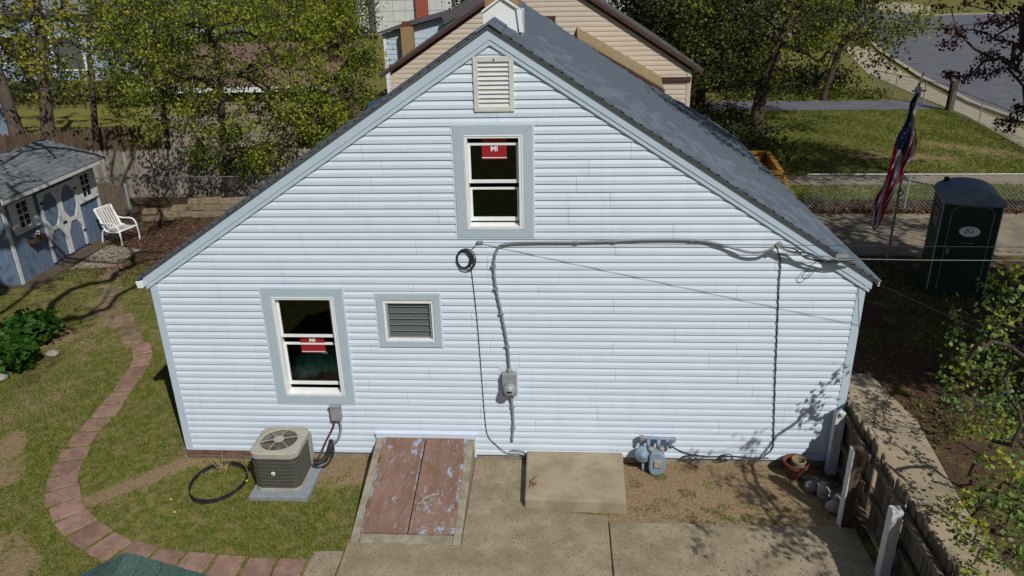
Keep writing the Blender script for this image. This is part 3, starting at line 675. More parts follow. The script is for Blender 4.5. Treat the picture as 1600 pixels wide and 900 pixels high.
cp = [(4.765, -.05, 1.40), (4.745, -.045, 1.76), (4.675, -.04, 2.23), (4.615, -.04, 2.59), (4.595, -.04, 2.90), (4.645, -.04, 3.12), (4.76, -.04, 3.195), (5.1, -.04, 3.215), (5.64, -.04, 3.22), (6.11, -.04, 3.235), (6.51, -.04, 3.25), (7.06, -.045, 3.25), (7.37, -.055, 3.205), (7.73, -.11, 3.12), (7.93, -.13, 3.13), (8.06, -.14, 3.20)]
sc_ = thing('service_cable', 'thick grey service cable from the meter up and along the siding to the right eave', 'cable', (4.765, 0, 1.4))
MB().tube(smoothpts(cp), .0175, 8).build('cable', cableg, sc_, smooth=True)
for q in (1, 2, 3, 4, 8, 9, 11): MB().box(cp[q][0] - .03, cp[q][0] + .03, -.064, -.012, cp[q][2] - .012, cp[q][2] + .012).build('clip', galv, sc_)
MB().lathe([(.022, 0), (.04, .02), (.038, .07), (.02, .10)], (8.05, -.14, 3.19), axis=(.8, 0, .6), n=10).build('weatherhead', metg, sc_)
lc = thing('ground_cable', 'short grey cable hanging below the electric meter', 'cable', (4.77, 0, .24))
lp = [(4.775, -.05, .99), (4.79, -.035, .77), (4.795, -.03, .51), (4.77, -.03, .24)]
MB().tube(smoothpts(lp), .02, 7).build('cable', cableg, lc, smooth=True)
for z in (.8, .46): MB().box(4.765, 4.825, -.055, -.012, z, z + .02).build('clip', galv, lc)
co = thing('coaxial_cable', 'thin black cable with a coil hanging below the upper window down to the stoop', 'cable', (4.3, 0, 2.9))
MB().tube(smoothpts([(4.41, -.03, 3.21), (4.3, -.03, 3.08), (4.30, -.035, 2.92), (4.31, -.028, 2.77), (4.35, -.028, 2.14), (4.38, -.028, 1.27), (4.40, -.028, .66), (4.43, -.028, .34), (4.54, -.03, .18), (4.7, -.05, .06), (4.85, -.03, .03), (4.95, -.03, .0)]), .0052, 5).build('cable', cablem, co)
cb = MB()
for k in range(5):
    rr = .085 + .008 * k; cb.tube([(4.205 + .012 * k + rr * math.cos(t), -.03 - .006 * k, 2.98 + .01 * (k % 3) + rr * 1.25 * math.sin(t)) for t in np.linspace(0, 2 * math.pi, 25)], .0075, 5)
cb.build('coil', cablem, co)
MB().tube(smoothpts([(4.72, -.02, .06), (4.80, -.05, .10), (4.93, -.05, .085), (4.96, -.04, .02), (4.9, -.05, -.03)]), .006, 5).build('loose_end', cablem, co)
MB().box(4.39, 4.47, -.05, -.016, 3.205, 3.23).build('anchor', metg, co)
vc = thing('twisted_cable', 'dark twisted cable running straight down the siding on the right', 'cable', (8.25, 0, 0))
pv = smoothpts([(8.06, -.12, 3.2), (8.10, -.06, 3.14), (8.17, -.035, 2.95), (8.19, -.03, 2.61), (8.24, -.03, 1.98), (8.30, -.03, 1.22), (8.37, -.03, .42), (8.38, -.03, .2), (8.28, -.035, .06)], 14)
for ph in (0, math.pi): MB().tube([(x + .007 * math.cos(i * .9 + ph), y + .006 * math.sin(i * .9 + ph), z) for i, (x, y, z) in enumerate(pv)], .005, 5).build('strand', cablem, vc)
bc = thing('wire_bundle', 'tangle of black and grey wires from the weatherhead to the right eave', 'wires', (8.1, 0, 3.1))
rg = random.Random(2)
for k in range(5):
    pts = [(8.08, -.14, 3.2)]
    for t in (.2, .4, .6, .8): pts.append((8.08 + .95 * t + rg.uniform(-.03, .03), -.13 - .06 * t + rg.uniform(-.03, .03), 3.2 - .16 * t - .12 * math.sin(math.pi * t) * rg.uniform(.1, 1)))
    pts.append((9.05, -.18, 3.05)); MB().tube(smoothpts(pts, 5), .0105 if k < 3 else .007, 5).build('wire', [cablem, cableg, cablem, rusty, cablem][k], bc)
MB().tube(smoothpts([(8.62, -.12, 3.05), (8.5, -.10, 2.9), (8.44, -.08, 2.78), (8.5, -.09, 2.76), (8.6, -.1, 2.9)]), .005, 4).build('loose_wire', cablem, bc)
MB().box(8.78, 8.93, -.17, -.14, 3.06, 3.10).build('splice', metg, bc)
def wire(label, a, b_, sag, r, n=24, m=cablem):
    pts = [tuple(np.array(a) * (1 - t) + np.array(b_) * t - np.array((0, 0, sag * 4 * t * (1 - t)))) for t in np.linspace(0, 1, n)]
    return tag(MB().tube(pts, r, 5).build('overhead_wire', m), label, 'wire')
wire('pale overhead service wire running level past the portable toilet from the eave', (9.0, -.17, 3.05), (30, .9, 5.2), .75, .004, m=cableg)
wire('thin dark overhead wire from the anchor under the upper window across the roof edge', (4.42, -.035, 3.215), (22, -3.86, 4.42), .0, .0035)
wire('thin phone wire sloping down from the right eave corner past the leafy shrub', (9.25, -.15, 2.76), (13.2, -4.5, 1.9), .02, .004, m=cablem)
wire('dark overhead wire crossing in front of the road above the flag pole', (12.8, 34, 6.6), (44, 26, 8.2), .5, .02)
wire('lower dark overhead wire sagging above the road behind the red leaves', (22.5, 36, 2.6), (44, 27, 6.6), .5, .018)
bcab = thing('loose_cable', 'thin black cable with loops along the siding foot right of the gas meter', 'cable', (7.3, 0, .05))
MB().tube(smoothpts([(6.98, -.03, .24), (7.08, -.03, .15), (7.25, -.04, .09), (7.5, -.04, .05), (7.7, -.04, .055), (7.9, -.04, .06), (8.1, -.035, .03), (8.35, -.035, .04)]), .007, 5).build('cable', cablem, bcab)
for xc, zc, rr in ((7.28, .03, .07), (7.22, .035, .05), (7.76, .05, .075), (7.70, .01, .05)):
    MB().tube([(xc + rr * 1.3 * math.cos(t), -.05 - .01 * math.sin(t), zc + rr * .75 * math.sin(t)) for t in np.linspace(0, 6, 18)], .007, 5).build('loop', cablem, bcab)

# ------------------------------------------------------------------ gas meter
gm = thing('gas_meter', 'blue grey gas meter with regulator and pipes at the foot of the wall', 'gas meter', (6.7, -.15, G))
MB().tube([(6.60, -.16, G - .05), (6.60, -.16, .06)], .022, 8).tube([(6.56, -.12, .30), (6.56, -.12, .38), (6.60, -.12, .40), (6.95, -.10, .37), (7.02, -.10, .36)], .024, 8).tube([(6.80, -.14, .25), (6.80, -.12, .37)], .03, 8).tube([(6.66, -.14, .25), (6.66, -.12, .38)], .028, 8).tube([(6.97, -.10, .36), (6.97, -.09, .22)], .026, 8).build('pipe', gasm, gm, smooth=True)
MB().lathe([(.03, 0), (.04, .0), (.04, .04), (.03, .04)], (6.90, -.10, .35), axis=(1, 0, 0), n=8).lathe([(.03, 0), (.042, .0), (.042, .05), (.03, .05)], (7.0, -.10, .33), n=8).lathe([(.03, 0), (.04, 0), (.04, .05), (.03, .05)], (6.57, -.12, .37), axis=(0, 0, 1), n=6).build('fitting', gasd, gm)
MB().lathe([(.03, -.07), (.11, -.05), (.12, -.01), (.12, .01), (.10, .03), (.05, .06), (.03, .09)], (6.59, -.17, .16), axis=(0, -1, .35), n=18).build('regulator', gasm, gm, smooth=True)
b = MB(); o8 = [(6.67, -.02), (6.70, -.11), (6.79, -.13), (6.88, -.09), (6.90, .03), (6.88, .20), (6.82, .25), (6.70, .25), (6.67, .19)]
b.prism([(x, -.27, z) for x, z in o8], (0, .16, 0)); b.build('meter_body', gasm, gm, bevel=.02)
MB().box(6.735, 6.845, -.292, -.265, .02, .13).build('index_cover', mat('index_tan', (.36, .33, .25), rough=.6), gm, bevel=.008)
MB().lathe([(.035, 0), (.035, .03), (.02, .04)], (6.69, -.19, .25), n=8).build('union', mat('union_tan', (.40, .35, .27), rough=.6), gm)
MB().lathe([(.035, 0), (.035, .03), (.02, .04)], (6.84, -.19, .25), n=8).build('union', MATS['union_tan'], gm)

# ------------------------------------------------------------------ edging ring with dry stems
b = MB(); n = 40; vs = []; c0 = (.72, -.64)
for k in range(n):
    t = 2 * math.pi * k / n; q = 1 + .03 * math.sin(3 * t + 1); rx, ry = .375 * q, .43 * q; h = .075 + .015 * math.sin(2 * t)
    for ra, z in ((1, G - .02), (1, G + h), (.975, G + h), (.975, G - .02)): vs.append((c0[0] + rx * ra * math.cos(t), c0[1] + ry * ra * math.sin(t), z))
fs = [(k * 4 + q, ((k + 1) % n) * 4 + q, ((k + 1) % n) * 4 + q + 1, k * 4 + q + 1) for k in range(n) for q in range(3)]
tag(b.add(vs, fs).build('edging_ring', rubber), 'black plastic garden edging ring on the lawn left of the air conditioner', 'garden edging')
b = MB(); rg = random.Random(9)
for k in range(16):
    a = rg.uniform(0, 6.28); l = rg.uniform(.12, .3); bx, by = .68 + rg.uniform(-.05, .05), -.36 + rg.uniform(-.05, .05)
    b.tube([(bx, by, G), (bx + math.cos(a) * l * .25, by + math.sin(a) * l * .25, G + l * .6), (bx + math.cos(a) * l * .55, by + math.sin(a) * l * .5, G + l)], [.008, .006, .003], 4)
tag(b.build('dry_stems', mat('straw', (.36, .27, .15), rough=.9)), 'cut dry pale plant stems standing in the black edging ring', 'plant')

# ------------------------------------------------------------------ stepping stones
path = thing('stepping_stone_path', None, None, kind='structure')
pc = [(-5.35, 7.6), (-5.15, 7.05), (-4.95, 6.5), (-4.62, 6.05), (-4.4, 5.45), (-3.95, 5.0), (-3.55, 4.55), (-3.2, 4.1), (-2.8, 3.7), (-2.45, 3.3), (-2.22, 2.85), (-2.1, 2.4), (-2.03, 1.97), (-1.97, 1.55), (-1.9, 1.15), (-1.88, .75), (-1.84, .35), (-1.76, -.02), (-1.66, -.35), (-1.52, -.67), (-1.33, -.97), (-1.09, -1.25), (-.82, -1.5), (-.5, -1.72), (-.14, -1.92), (.26, -2.05), (.66, -2.14), (1.07, -2.2), (1.47, -2.23), (1.87, -2.25), (2.24, -2.27)]
rg = random.Random(6)
for i, (x, y) in enumerate(pc):
    a = pc[max(i - 1, 0)]; c_ = pc[min(i + 1, len(pc) - 1)]; t = math.atan2(c_[1] - a[1], c_[0] - a[0]) + rg.uniform(-.07, .07)
    dl = .5 * math.hypot(c_[0] - a[0], c_[1] - a[1]) / (1 if 0 < i < len(pc) - 1 else .5) * .44; wd = .205 + rg.uniform(-.012, .012)
    wd *= 1.0 if i < 9 else .84 if i < 14 else (.9 if i < 17 else 1.05)
    ux_, uy_ = math.cos(t), math.sin(t); z0 = G + .012 + rg.uniform(0, .012)
    cs = [(-dl, -wd * .92), (dl, -wd * .92), (dl, wd), (-dl, wd)]
    if i < 9: z0 -= .012
    if i < 9: cs = [(p_ + rg.uniform(-.07, .07), q + rg.uniform(-.08, .08)) for p_, q in cs]
    MB().prism([(x + p_ * ux_ - q * uy_, y + p_ * uy_ + q * ux_, z0 - .08) for p_, q in cs], (0, 0, .08)).build('paving_stone', paver if i > 8 else paverd, path, bevel=.012)

# ------------------------------------------------------------------ picket fence on the right
pf = thing('picket_fence', 'weathered grey picket fence with white painted posts running out from the house corner', 'fence', (9.2, -1.5, G))
def post(x, y, h, ms, w_=.10, d=.10, lab=None):
    MB().prism([(x - w_ / 2, y - d / 2, G - .1), (x + w_ / 2, y - d / 2, G - .1), (x + w_ / 2, y + d / 2, G - .1), (x - w_ / 2, y + d / 2, G - .1)], (0, 0, h + .1 - G)).build('post', ms, pf, bevel=.005, label=lab)
post(9.17, -.12, .86, postw, .13, .11)
post(9.0, -1.20, 1.03, woodd, .12, .11, 'wooden post with front shade coloured dark and a white left side')  # dark colour stands for shade on the front of a white painted post
MB().box(8.925, 8.938, -1.258, -1.142, G, 1.02).build('post_lit_side', postw, pf)  # thin white face for the side the shade leaves light
post(9.11, -2.1, .87, postw, .12, .12); post(9.14, -3.2, .9, postw, .12, .12)
for z, ya, yb in ((.80, -1.13, -.05), (.80, -4, -1.13), (.38, -1.13, -.05), (.36, -4, -1.2), (.0, -4, -.05)):
    MB().bar((9.20 if yb > -1 else 9.13, ya, z), (9.25, yb, z), .045, .085).build('rail', wood, pf)
rg = random.Random(12); y = .02
while y > -4.2:
    if not (-1.16 < y < -1.08):
        h = .98 + rg.uniform(-.04, .05); w_ = .0765 + rg.uniform(-.003, .003); x = 9.275 + rg.uniform(-.006, .008) - (.03 if y < -1.2 else 0); ln = rg.uniform(-.015, .015)
        MB().prism([(x, y, G + .03), (x, y - w_, G + .03), (x + ln, y - w_, h - .05), (x + ln, y - w_ * .68, h), (x + ln, y - w_ * .35, h + .01), (x + ln, y, h - .055)], (.018, 0, 0)).build('picket', wood, pf)
    y -= .081
# stones and pots by the fence
rg = random.Random(3)
for x, y, q, lay in ((8.80, -.52, .095, 0), (8.97, -.50, .08, 0), (8.93, -.70, .10, 0), (8.88, -.72, .08, 1), (9.05, -.78, .09, 0), (8.95, -.93, .095, 0), (9.04, -1.0, .09, 0), (8.86, -.38, .07, 0), (9.04, -.86, .07, 1), (8.78, -.28, .06, 0)):
    o = MB().blob((x, y, G + q * .7 + lay * .1), q * 1.15, q, q * .8, rg, 10, 6, .07).build('stone', stone, smooth=True)
    tag(o, 'rounded grey stone in the shaded pile beside the picket fence', 'stone', 'stones piled beside the picket fence')
fp = thing('flower_pot', 'terracotta flower pot holding a pale inner pot against the siding', 'pot', (8.66, -.22, G))
MB().lathe([(.10, 0), (.155, .2), (.175, .2), (.175, .25), (.155, .25), (.145, .18), (.1, .05)], (8.66, -.22, G), n=20).build('pot', terra, fp, smooth=False)
MB().lathe([(.07, 0), (.095, .2), (.10, .2), (.09, .22), (.08, .2), (.06, .05)], (8.69, -.22, G + .06), n=16).build('inner_pot', blond, fp)
MB().lathe([(.12, 0), (.13, .01)], (8.66, -.22, G + .15), n=14).build('potting_soil', woodd, fp)

# ------------------------------------------------------------------ green-roofed hut at the lower edge
hut = thing('garden_hut', 'green shingled hut roof poking into the lower left edge', 'shed', (1.9, -5.2, G))
M = Matrix.Translation((1.80, -4.2, 1.93)) @ Matrix.Rotation(math.radians(7), 4, 'Z')
def T(p_): q = M @ Vector(p_); return (q.x, q.y, q.z)
MB().hexa([T(q) for q in [(-.75, -1.8, -2.05), (.75, -1.8, -2.05), (.75, -.12, -2.05), (-.75, -.12, -2.05), (-.75, -1.8, -.42), (.75, -1.8, -.42), (.75, -.12, -.42), (-.75, -.12, -.42)]]).prism([T(q) for q in [(-.75, -.12, -.42), (.75, -.12, -.42), (0, -.12, -.06)]], tuple(M.to_3x3() @ Vector((0, -1.68, 0)))).build('wall', shedb, hut)
for s in (-1, 1):
    for i in range(6):
        d0, d1 = .9 - i * .155, .9 - i * .155 - .18
        d1 = max(d1, 0)
        for jj in range(6):
            ya, yb = -jj * .31 - (.1 if i % 2 else 0), -(jj + 1) * .31 + .006 - (.1 if i % 2 else 0)
            if jj == 0: ya = 0
            MB().add([T(q) for q in [(s * d0, ya, -d0 * .5 + .018), (s * d0, yb, -d0 * .5 + .018), (s * d1, yb, -d1 * .5 + .004), (s * d1, ya, -d1 * .5 + .004), (s * d0, ya, -d0 * .5 - .01), (s * d0, yb, -d0 * .5 - .01), (s * d1, yb, -d1 * .5 - .01), (s * d1, ya, -d1 * .5 - .01)]], [(0, 1, 2, 3), (0, 4, 5, 1), (0, 3, 7, 4), (1, 5, 6, 2), (4, 7, 6, 5)]).build('shingle', grnsh, hut)

# ------------------------------------------------------------------ garden shed on the left
shd = thing('garden_shed', 'pale blue garden shed with white trimmed double doors and grey gable roof', 'shed', (-7.9, 8.1, G))
sx, sy0, sy1, sz = -6.84, 6.3, 9.88, 1.95
MB().box(-9.1, sx, sy0, sy1, G, sz).prism([(-9.1, sy0, sz), (sx, sy0, sz), (-7.97, sy0, 2.45)], (0, sy1 - sy0, 0)).build('wall', shedb, shd)
MB().box(-9.15, -6.4, 6.2, 9.95, G - .05, G + .05).build('base', wood, shd)
for y in (sy0, sy1 - .1): MB().box(sx - .01, sx + .025, y, y + .1, G + .05, sz - .02).build('corner_trim', shedw, shd)
MB().box(sx, sx + .02, sy0 + .1, sy1 - .1, sz - .13, sz - .02).build('frieze', shedw, shd)
srp = []
ex = -6.47; ez = 2.02; rdg = (-7.97, 2.50); s_ = (rdg[1] - ez) / (ex - rdg[0])
MB().prism([(ex, 5.98, ez - .05), (ex, 5.98, ez), (rdg[0], 5.98, rdg[1]), (2 * rdg[0] - ex, 5.98, ez), (2 * rdg[0] - ex, 5.98, ez - .05), (rdg[0], 5.98, rdg[1] - .06)], (0, 4.0, 0)).build('roof', greysh, shd)
sroof = shd.children[-1]
sroof = [o for o in shd.children if o.name.startswith('roof')][0]
MB().box(ex - .02, ex + .012, 5.96, 10.0, ez - .11, ez + .012).build('fascia', shedw, shd)
rg = random.Random(8); lft = MB()
for i in range(10):
    y = 5.97 - (.15 if i % 2 else 0)
    xa = ex + .02 - i * .153; xb = xa - .175; h = lambda x: ez + (ex - x) * s_
    while y < 9.95:
        ya, yb = max(y, 5.97), min(y + .40, 9.99)
        lf = rg.uniform(0, .006)
        MB().add([(xa, ya, h(xa) + .016 + lf), (xa, yb - .008, h(xa) + .016 + lf), (xb, yb - .008, h(xb) + .005), (xb, ya, h(xb) + .005), (xa, ya, h(xa) - .005), (xa, yb - .008, h(xa) - .005)], [(0, 1, 2, 3), (0, 4, 5, 1)]).build('shingle', greysh, sroof)
        y += .40
# double doors with arched cut-out trim
for ya, yb in ((7.50, 8.22), (8.23, 8.95)):
    dr = MB().box(sx, sx + .03, ya, yb, .0, 1.72).build('door', shedb, shd)
    t0, t1 = sx + .03, sx + .055
    cy_ = (ya + yb) / 2; hw = (yb - ya) / 2 - .085
    MB().box(t0, t1, ya, ya + .085, .0, 1.72).box(t0, t1, yb - .085, yb, .0, 1.72).build('stile', shedw, dr)
    def corner(yc, zc, sy_, sz_, a=.17, c_=.24):
        MB().prism([(t0, yc, zc), (t0, yc + sy_ * a, zc), (t0, yc, zc + sz_ * c_)], (.024, 0, 0)).build('corner_bracket', shedw, dr)
    MB().box(t0, t1, ya + .085, yb - .085, 1.65, 1.72).box(t0, t1, ya + .085, yb - .085, .74, .83).build('rail', shedw, dr)
    for sgn, yc in ((1, ya + .085), (-1, yb - .085)):
        corner(yc, 1.65, sgn, -1); corner(yc, .83, sgn, 1); corner(yc, .74, sgn, -1)
for y, z in ((7.53, .35), (7.53, 1.45), (8.85, .35), (8.85, 1.45), (8.16, .78), (8.2, .78)): MB().box(sx + .055, sx + .07, y, y + .1, z, z + .05).build('hinge', blackm, shd)
for yc in (6.95, 9.42):
    wn_ = ring(MB(), 0, 1, 0, 1, .1, .1, .1, .1, 0, 1); wn_ = MB()
    wn_.box(sx, sx + .03, yc - .23, yc + .23, 1.08, 1.13).box(sx, sx + .03, yc - .23, yc + .23, 1.70, 1.75).box(sx, sx + .03, yc - .23, yc - .18, 1.13, 1.70).box(sx, sx + .03, yc + .18, yc + .23, 1.13, 1.70).box(sx, sx + .026, yc - .18, yc + .18, 1.40, 1.435).box(sx, sx + .02, yc - .01, yc + .01, 1.13, 1.40).box(sx, sx + .02, yc - .01, yc + .01, 1.435, 1.70).box(sx, sx + .02, yc - .18, yc + .18, 1.26, 1.275).box(sx, sx + .02, yc - .18, yc + .18, 1.56, 1.575)
    wf = wn_.build('window', shedw, shd)
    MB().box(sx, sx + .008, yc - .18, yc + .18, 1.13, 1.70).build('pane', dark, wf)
    for ya in (yc - .42, yc + .24): MB().box(sx, sx + .028, ya, ya + .18, 1.08, 1.74).build('shutter', shedw, wf)
    MB().box(sx, sx + .06, yc - .42, yc + .42, 1.03, 1.075).build('sill', shedw, wf)
MB().box(sx, sx + .16, 6.85, 7.32, .72, .80).build('flower_box', woodd, shd)
b = MB(); rg = random.Random(5)
for k in range(16): b.blob((sx + .08 + rg.uniform(-.05, .06), 7.0 + rg.uniform(0, .28), .82 + rg.uniform(0, .16)), .035, .035, .03, rg, 5, 3)
tag(b.build('dried_flowers', mat('dry_flower', (.5, .48, .46), (.25, .2, .18), scale=12, rough=.9)), 'pale dried flowers in the box under the left shed window', 'flowers')
# white garden chair
chair = thing('garden_chair', 'white strapped garden chair beside the blue shed', 'chair', (-6.15, 9.35, G), rz=math.radians(-18))
def ct(pts, name, m=white, r=.022): MB().tube(smoothpts(pts, 4), r, 7).build(name, m, chair, smooth=True, local=True)
for s in (-1, 1):
    y = s * .29
    ct([(.33, y, 0), (.34, y, .25), (.30, y, .52), (.16, y, .60), (-.1, y, .58), (-.28, y, .60)], 'leg')
    ct([(-.36, y, 0), (-.28, y, .3), (-.2, y, .40), (.0, y, .36), (.30, y, .40)], 'leg')
    ct([(-.17, y * .9, .36), (-.30, y * .9, .66), (-.42, y * .9, .93)], 'back_post')
ct([(-.42, -.26, .93), (-.42, .26, .93)], 'top_rail'); ct([(.30, -.29, .40), (.30, .29, .40)], 'seat_rail'); ct([(-.2, -.26, .38), (-.2, .26, .38)], 'seat_rail')
for k in range(7):
    y = -.225 + k * .075
    MB().hexa([(-.2, y - .024, .385), (.31, y - .024, .415), (.31, y + .024, .415), (-.2, y + .024, .385), (-.2, y - .024, .392), (.31, y - .024, .422), (.31, y + .024, .422), (-.2, y + .024, .392)]).build('seat_strap', ventm, chair, local=True)
    MB().hexa([(-.19, y - .024, .385), (-.18, y - .024, .385), (-.18, y + .024, .385), (-.19, y + .024, .385), (-.425, y - .024, .94), (-.415, y - .024, .94), (-.415, y + .024, .94), (-.425, y + .024, .94)]).build('back_strap', ventm, chair, local=True)

# ------------------------------------------------------------------ fences at the back left
def stockade(name, label, a, b_, h, m, w_=.145, seed=1, z0=G, group=None):
    t = thing(name, label, 'fence', (a[0], a[1], z0), group); rg = random.Random(seed); d = Vector((b_[0] - a[0], b_[1] - a[1], 0)); n = int(d.length / w_); d.normalize(); nrm = Vector((-d.y, d.x, 0)) * .02
    for i in range(n):
        p0 = Vector((a[0], a[1], z0)) + d * i * w_; p1 = p0 + d * (w_ - .012); hh = h + rg.uniform(-.03, .05)
        up = Vector((rg.uniform(-.01, .01), 0, 1))
        MB().prism([p0, p1, p1 + up * (hh - .08), (p0 + p1) / 2 + d * .03 + up * hh, (p0 + p1) / 2 - d * .03 + up * hh, p0 + up * (hh - .08)], nrm).build('picket', m, t)
    for z in (.3, h - .35): MB().bar(Vector((a[0], a[1], z0 + z)) + nrm * 2.5, Vector((b_[0], b_[1], z0 + z)) + nrm * 2.5, .05, .09).build('rail', m, t)
    return t
wstock = mat('stockade_wood', (.23, .20, .165), (.33, .295, .25), scale=4, rough=.95, rnd=.18, st=(6, 6, .6), spec=.1)
stockade('stockade_fence', 'weathered grey stockade fence behind the chain link on the left', (-9.6, 13.5), (-1.5, 13.8), 1.50, wstock, seed=2)
stockade('stockade_fence', 'dark brown stockade fence slanting back beside the far yellow lawn', (-15.2, 16.6), (-10.1, 18.6), 1.35, woodd, seed=3)
def chainlink(label, a, b_, h, posts, dia=.055, wr=.0022, group=None, galv=galv):
    t = thing('chain_link_fence', label, 'fence', (a[0], a[1], G), group); a3 = Vector((a[0], a[1], G)); d = Vector((b_[0] - a[0], b_[1] - a[1], 0)); ln = d.length; d.normalize()
    MB().tube([a3 + Vector((0, 0, h)), a3 + d * ln + Vector((0, 0, h))], .022, 6).build('top_rail', galv, t)
    for q in posts: MB().tube([a3 + d * q, a3 + d * q + Vector((0, 0, h + .04))], .026, 7).build('post', galv, t)
    n = int((ln + h) / (dia * 1.42)); V = []; Fs = []
    for sgn in (1, -1):
        for i in range(n):
            s0 = i * dia * 1.42 - h if sgn > 0 else i * dia * 1.42
            zA, zB = 0., h; sA, sB = s0, s0 + sgn * h
            for _ in (0,):
                if sgn > 0:
                    if sA < 0: zA = -sA; sA = 0
                    if sB > ln: zB = h - (sB - ln); sB = ln
                else:
                    if sA > ln: zA = sA - ln; sA = ln
                    if sB < 0: zB = h + sB; sB = 0
            if zB - zA < .03: continue
            p0 = a3 + d * sA + Vector((0, 0, zA)); p1 = a3 + d * sB + Vector((0, 0, zB)); nn = Vector((-d.y, d.x, 0)) * wr; up = Vector((0, 0, 1)) * wr * 1.4
            k = len(V); V += [p0 + nn, p0 - nn + up, p0 - nn - up, p1 + nn, p1 - nn + up, p1 - nn - up]
            Fs += [(k, k + 1, k + 4, k + 3), (k + 1, k + 2, k + 5, k + 4), (k + 2, k, k + 3, k + 5)]
    MB().add(V, Fs).build('wire_mesh', galv, t, kind='stuff')
    return t
chainlink('long low chain link fence behind the portable toilet', (12.3, 12.05), (24, 11.85), 1.03, (2.75, 5.95, 9.1), wr=.003, dia=.075)
chainlink('short chain link fence in front of the grey stockade and low timbers', (-9.2, 12.3), (-2.8, 12.5), .95, (1.7, 4.35), dia=.07, wr=.0022, galv=mat('old_wire', (.16, .16, .15), (.11, .11, .10), rough=.7))
chainlink('chain link fence dropping along the sidewalk from the dark wooden post', (23.25, 27.3), (22.1, 13), 1.0, (3.2, 7.5, 12.), dia=.12, wr=.004)
chainlink('chain link fence and gate beyond the asphalt drive near the road', (21.9, 33.2), (23.2, 27.5), 1.1, (.1, 2, 4.2), dia=.12, wr=.004)
tag(MB().box(23.15, 23.42, 27.25, 27.5, G - .1, 1.2).build('wooden_post', woodd, bevel=.02), 'dark wooden post at the corner of the lawn by the sidewalk', 'post')
lg = thing('leaning_board', 'plain brown board leaning in the chain link beside the shed', 'board', (-7.0, 12.1, G))
MB().hexa([(-8.3, 12.0, G), (-7.15, 11.6, G), (-7.15, 11.65, G), (-8.3, 12.05, G), (-8.3, 12.15, .75), (-7.15, 11.75, .72), (-7.15, 11.8, .72), (-8.3, 12.2, .75)]).build('board', wood, lg)
MB().tube([(-7.12, 11.62, G), (-7.12, 11.66, .85)], .035, 8).build('post', galv, lg)
rg = random.Random(21)
tw = thing('timber_wall', 'low stacked pale timber retaining wall below the chain link', 'wall', (-5, 11.8, G))
for row in range(3):
    x = -6.2 + row * .35 + rg.uniform(0, .2)
    while x < -2.3:
        l = rg.uniform(.7, 1.1); MB().bar((x, 11.45 + row * .10, G + .09 + row * .17), (x + l - .02, 11.62 + row * .10 + rg.uniform(-.02, .02), G + .09 + row * .17), .16, .16).build('timber', blond, tw, bevel=.01); x += l
MB().bar((-6.6, 11.2, G + .05), (-5.5, 11.3, G + .06), .2, .1).build('timber', blond, tw)
MB().bar((-6.9, 11.9, G + .06), (-5.9, 11.95, G + .07), .2, .12).build('timber', blond, tw)

# ------------------------------------------------------------------ houses behind
def gable_house(name, label, cat, x0, x1, y, yb, ze, az, sl, m, h, rm, tm, holes=(), ax=None, seed=1, zb_=G):
    t = thing(name, label, cat, ((x0 + x1) / 2, y, zb_)); ax = ax or (x0 + x1) / 2
    MB().prism([(x0, y + .003, zb_), (x1, y + .003, zb_), (x1, y + .003, ze), (ax, y + .003, az), (x0, y + .003, ze)][::-1], (0, yb - y, 0)).build('wall', m, t)
    boards(t, m, (x0 + .08, x1 - .08), zb_ + .2, az, h, (sl, ax, az - .02), holes, yf=y, lip=.016, seed=seed, joints=False)
    for s in (-1, 1):
        xe = x0 - .3 if s < 0 else x1 + .3; e = az - sl * abs(xe - ax)
        p = [(ax, y - .13, az + .02), (xe, y - .13, e + .02), (xe, y - .13, e + .10), (ax, y - .13, az + .10)]
        MB().prism(p if s < 0 else p[::-1], (0, yb - y + .5, 0)).build('roof', rm, t)
        p = [(ax, y - .15, az - .07), (xe, y - .15, e - .07), (xe, y - .15, e + .04), (ax, y - .15, az + .04)]
        MB().prism(p if s < 0 else p[::-1], (0, .03, 0)).build('fascia', tm, t)
        p = [(ax, y - .04, az - .16), (xe - s * .3, y - .04, e - .16 + sl * .3), (xe - s * .3, y - .04, e - .06 + sl * .3), (ax, y - .04, az - .06)]
        MB().prism(p if s < 0 else p[::-1], (0, .04, 0)).build('rake_trim', tm, t)
    for x in (x0, x1 - .1): MB().box(x - .01, x + .11, y - .03, y + .05, zb_, ze).build('corner_post', m, t)
    return t
bhz = gable_house('house', 'beige sided house with brown rake trim behind the white house', 'house', .52, 9.16, 13.5, 23, 3.72, 6.45, .632, beige, .135, dkroof, brown, [(4.55, 5.25, 3.9, 5.05)], seed=4)
fr = MB()
ring(fr, 4.5, 5.30, 3.85, 5.10, .09, .09, .09, .09, 13.44, 13.52); wo = fr.build('window', brown, bhz)
ring(MB(), 4.6, 5.2, 3.95, 5.0, .05, .05, .05, .05, 13.46, 13.53).build('sash', white, wo); MB().box(4.65, 5.15, 13.49, 13.50, 4.0, 4.95).build('pane', jglass, wo)
MB().prism([(5.9, 12.75, 4.46), (8.30, 12.75, 3.09), (8.30, 12.75, 3.21), (5.9, 12.75, 4.58)], (0, .74, .22)).build('porch_roof', mat('tan_roof', (.27, .21, .12), (.2, .16, .09), scale=8, rough=.95), bhz)
MB().prism([(5.9, 12.72, 4.36), (8.34, 12.72, 2.97), (8.34, 12.72, 3.15), (5.9, 12.72, 4.54)], (0, .03, 0)).build('porch_fascia', brown, bhz)
MB().box(8.2, 9.15, 13.42, 13.46, 3.28, 3.40).tube([(8.22, 13.38, 3.38), (8.22, 13.38, 2.3)], .04, 6, 0).build('gutter', brown, bhz)
MB().box(.80, .88, 13.38, 13.46, G, 3.2).build('downspout', white, bhz)
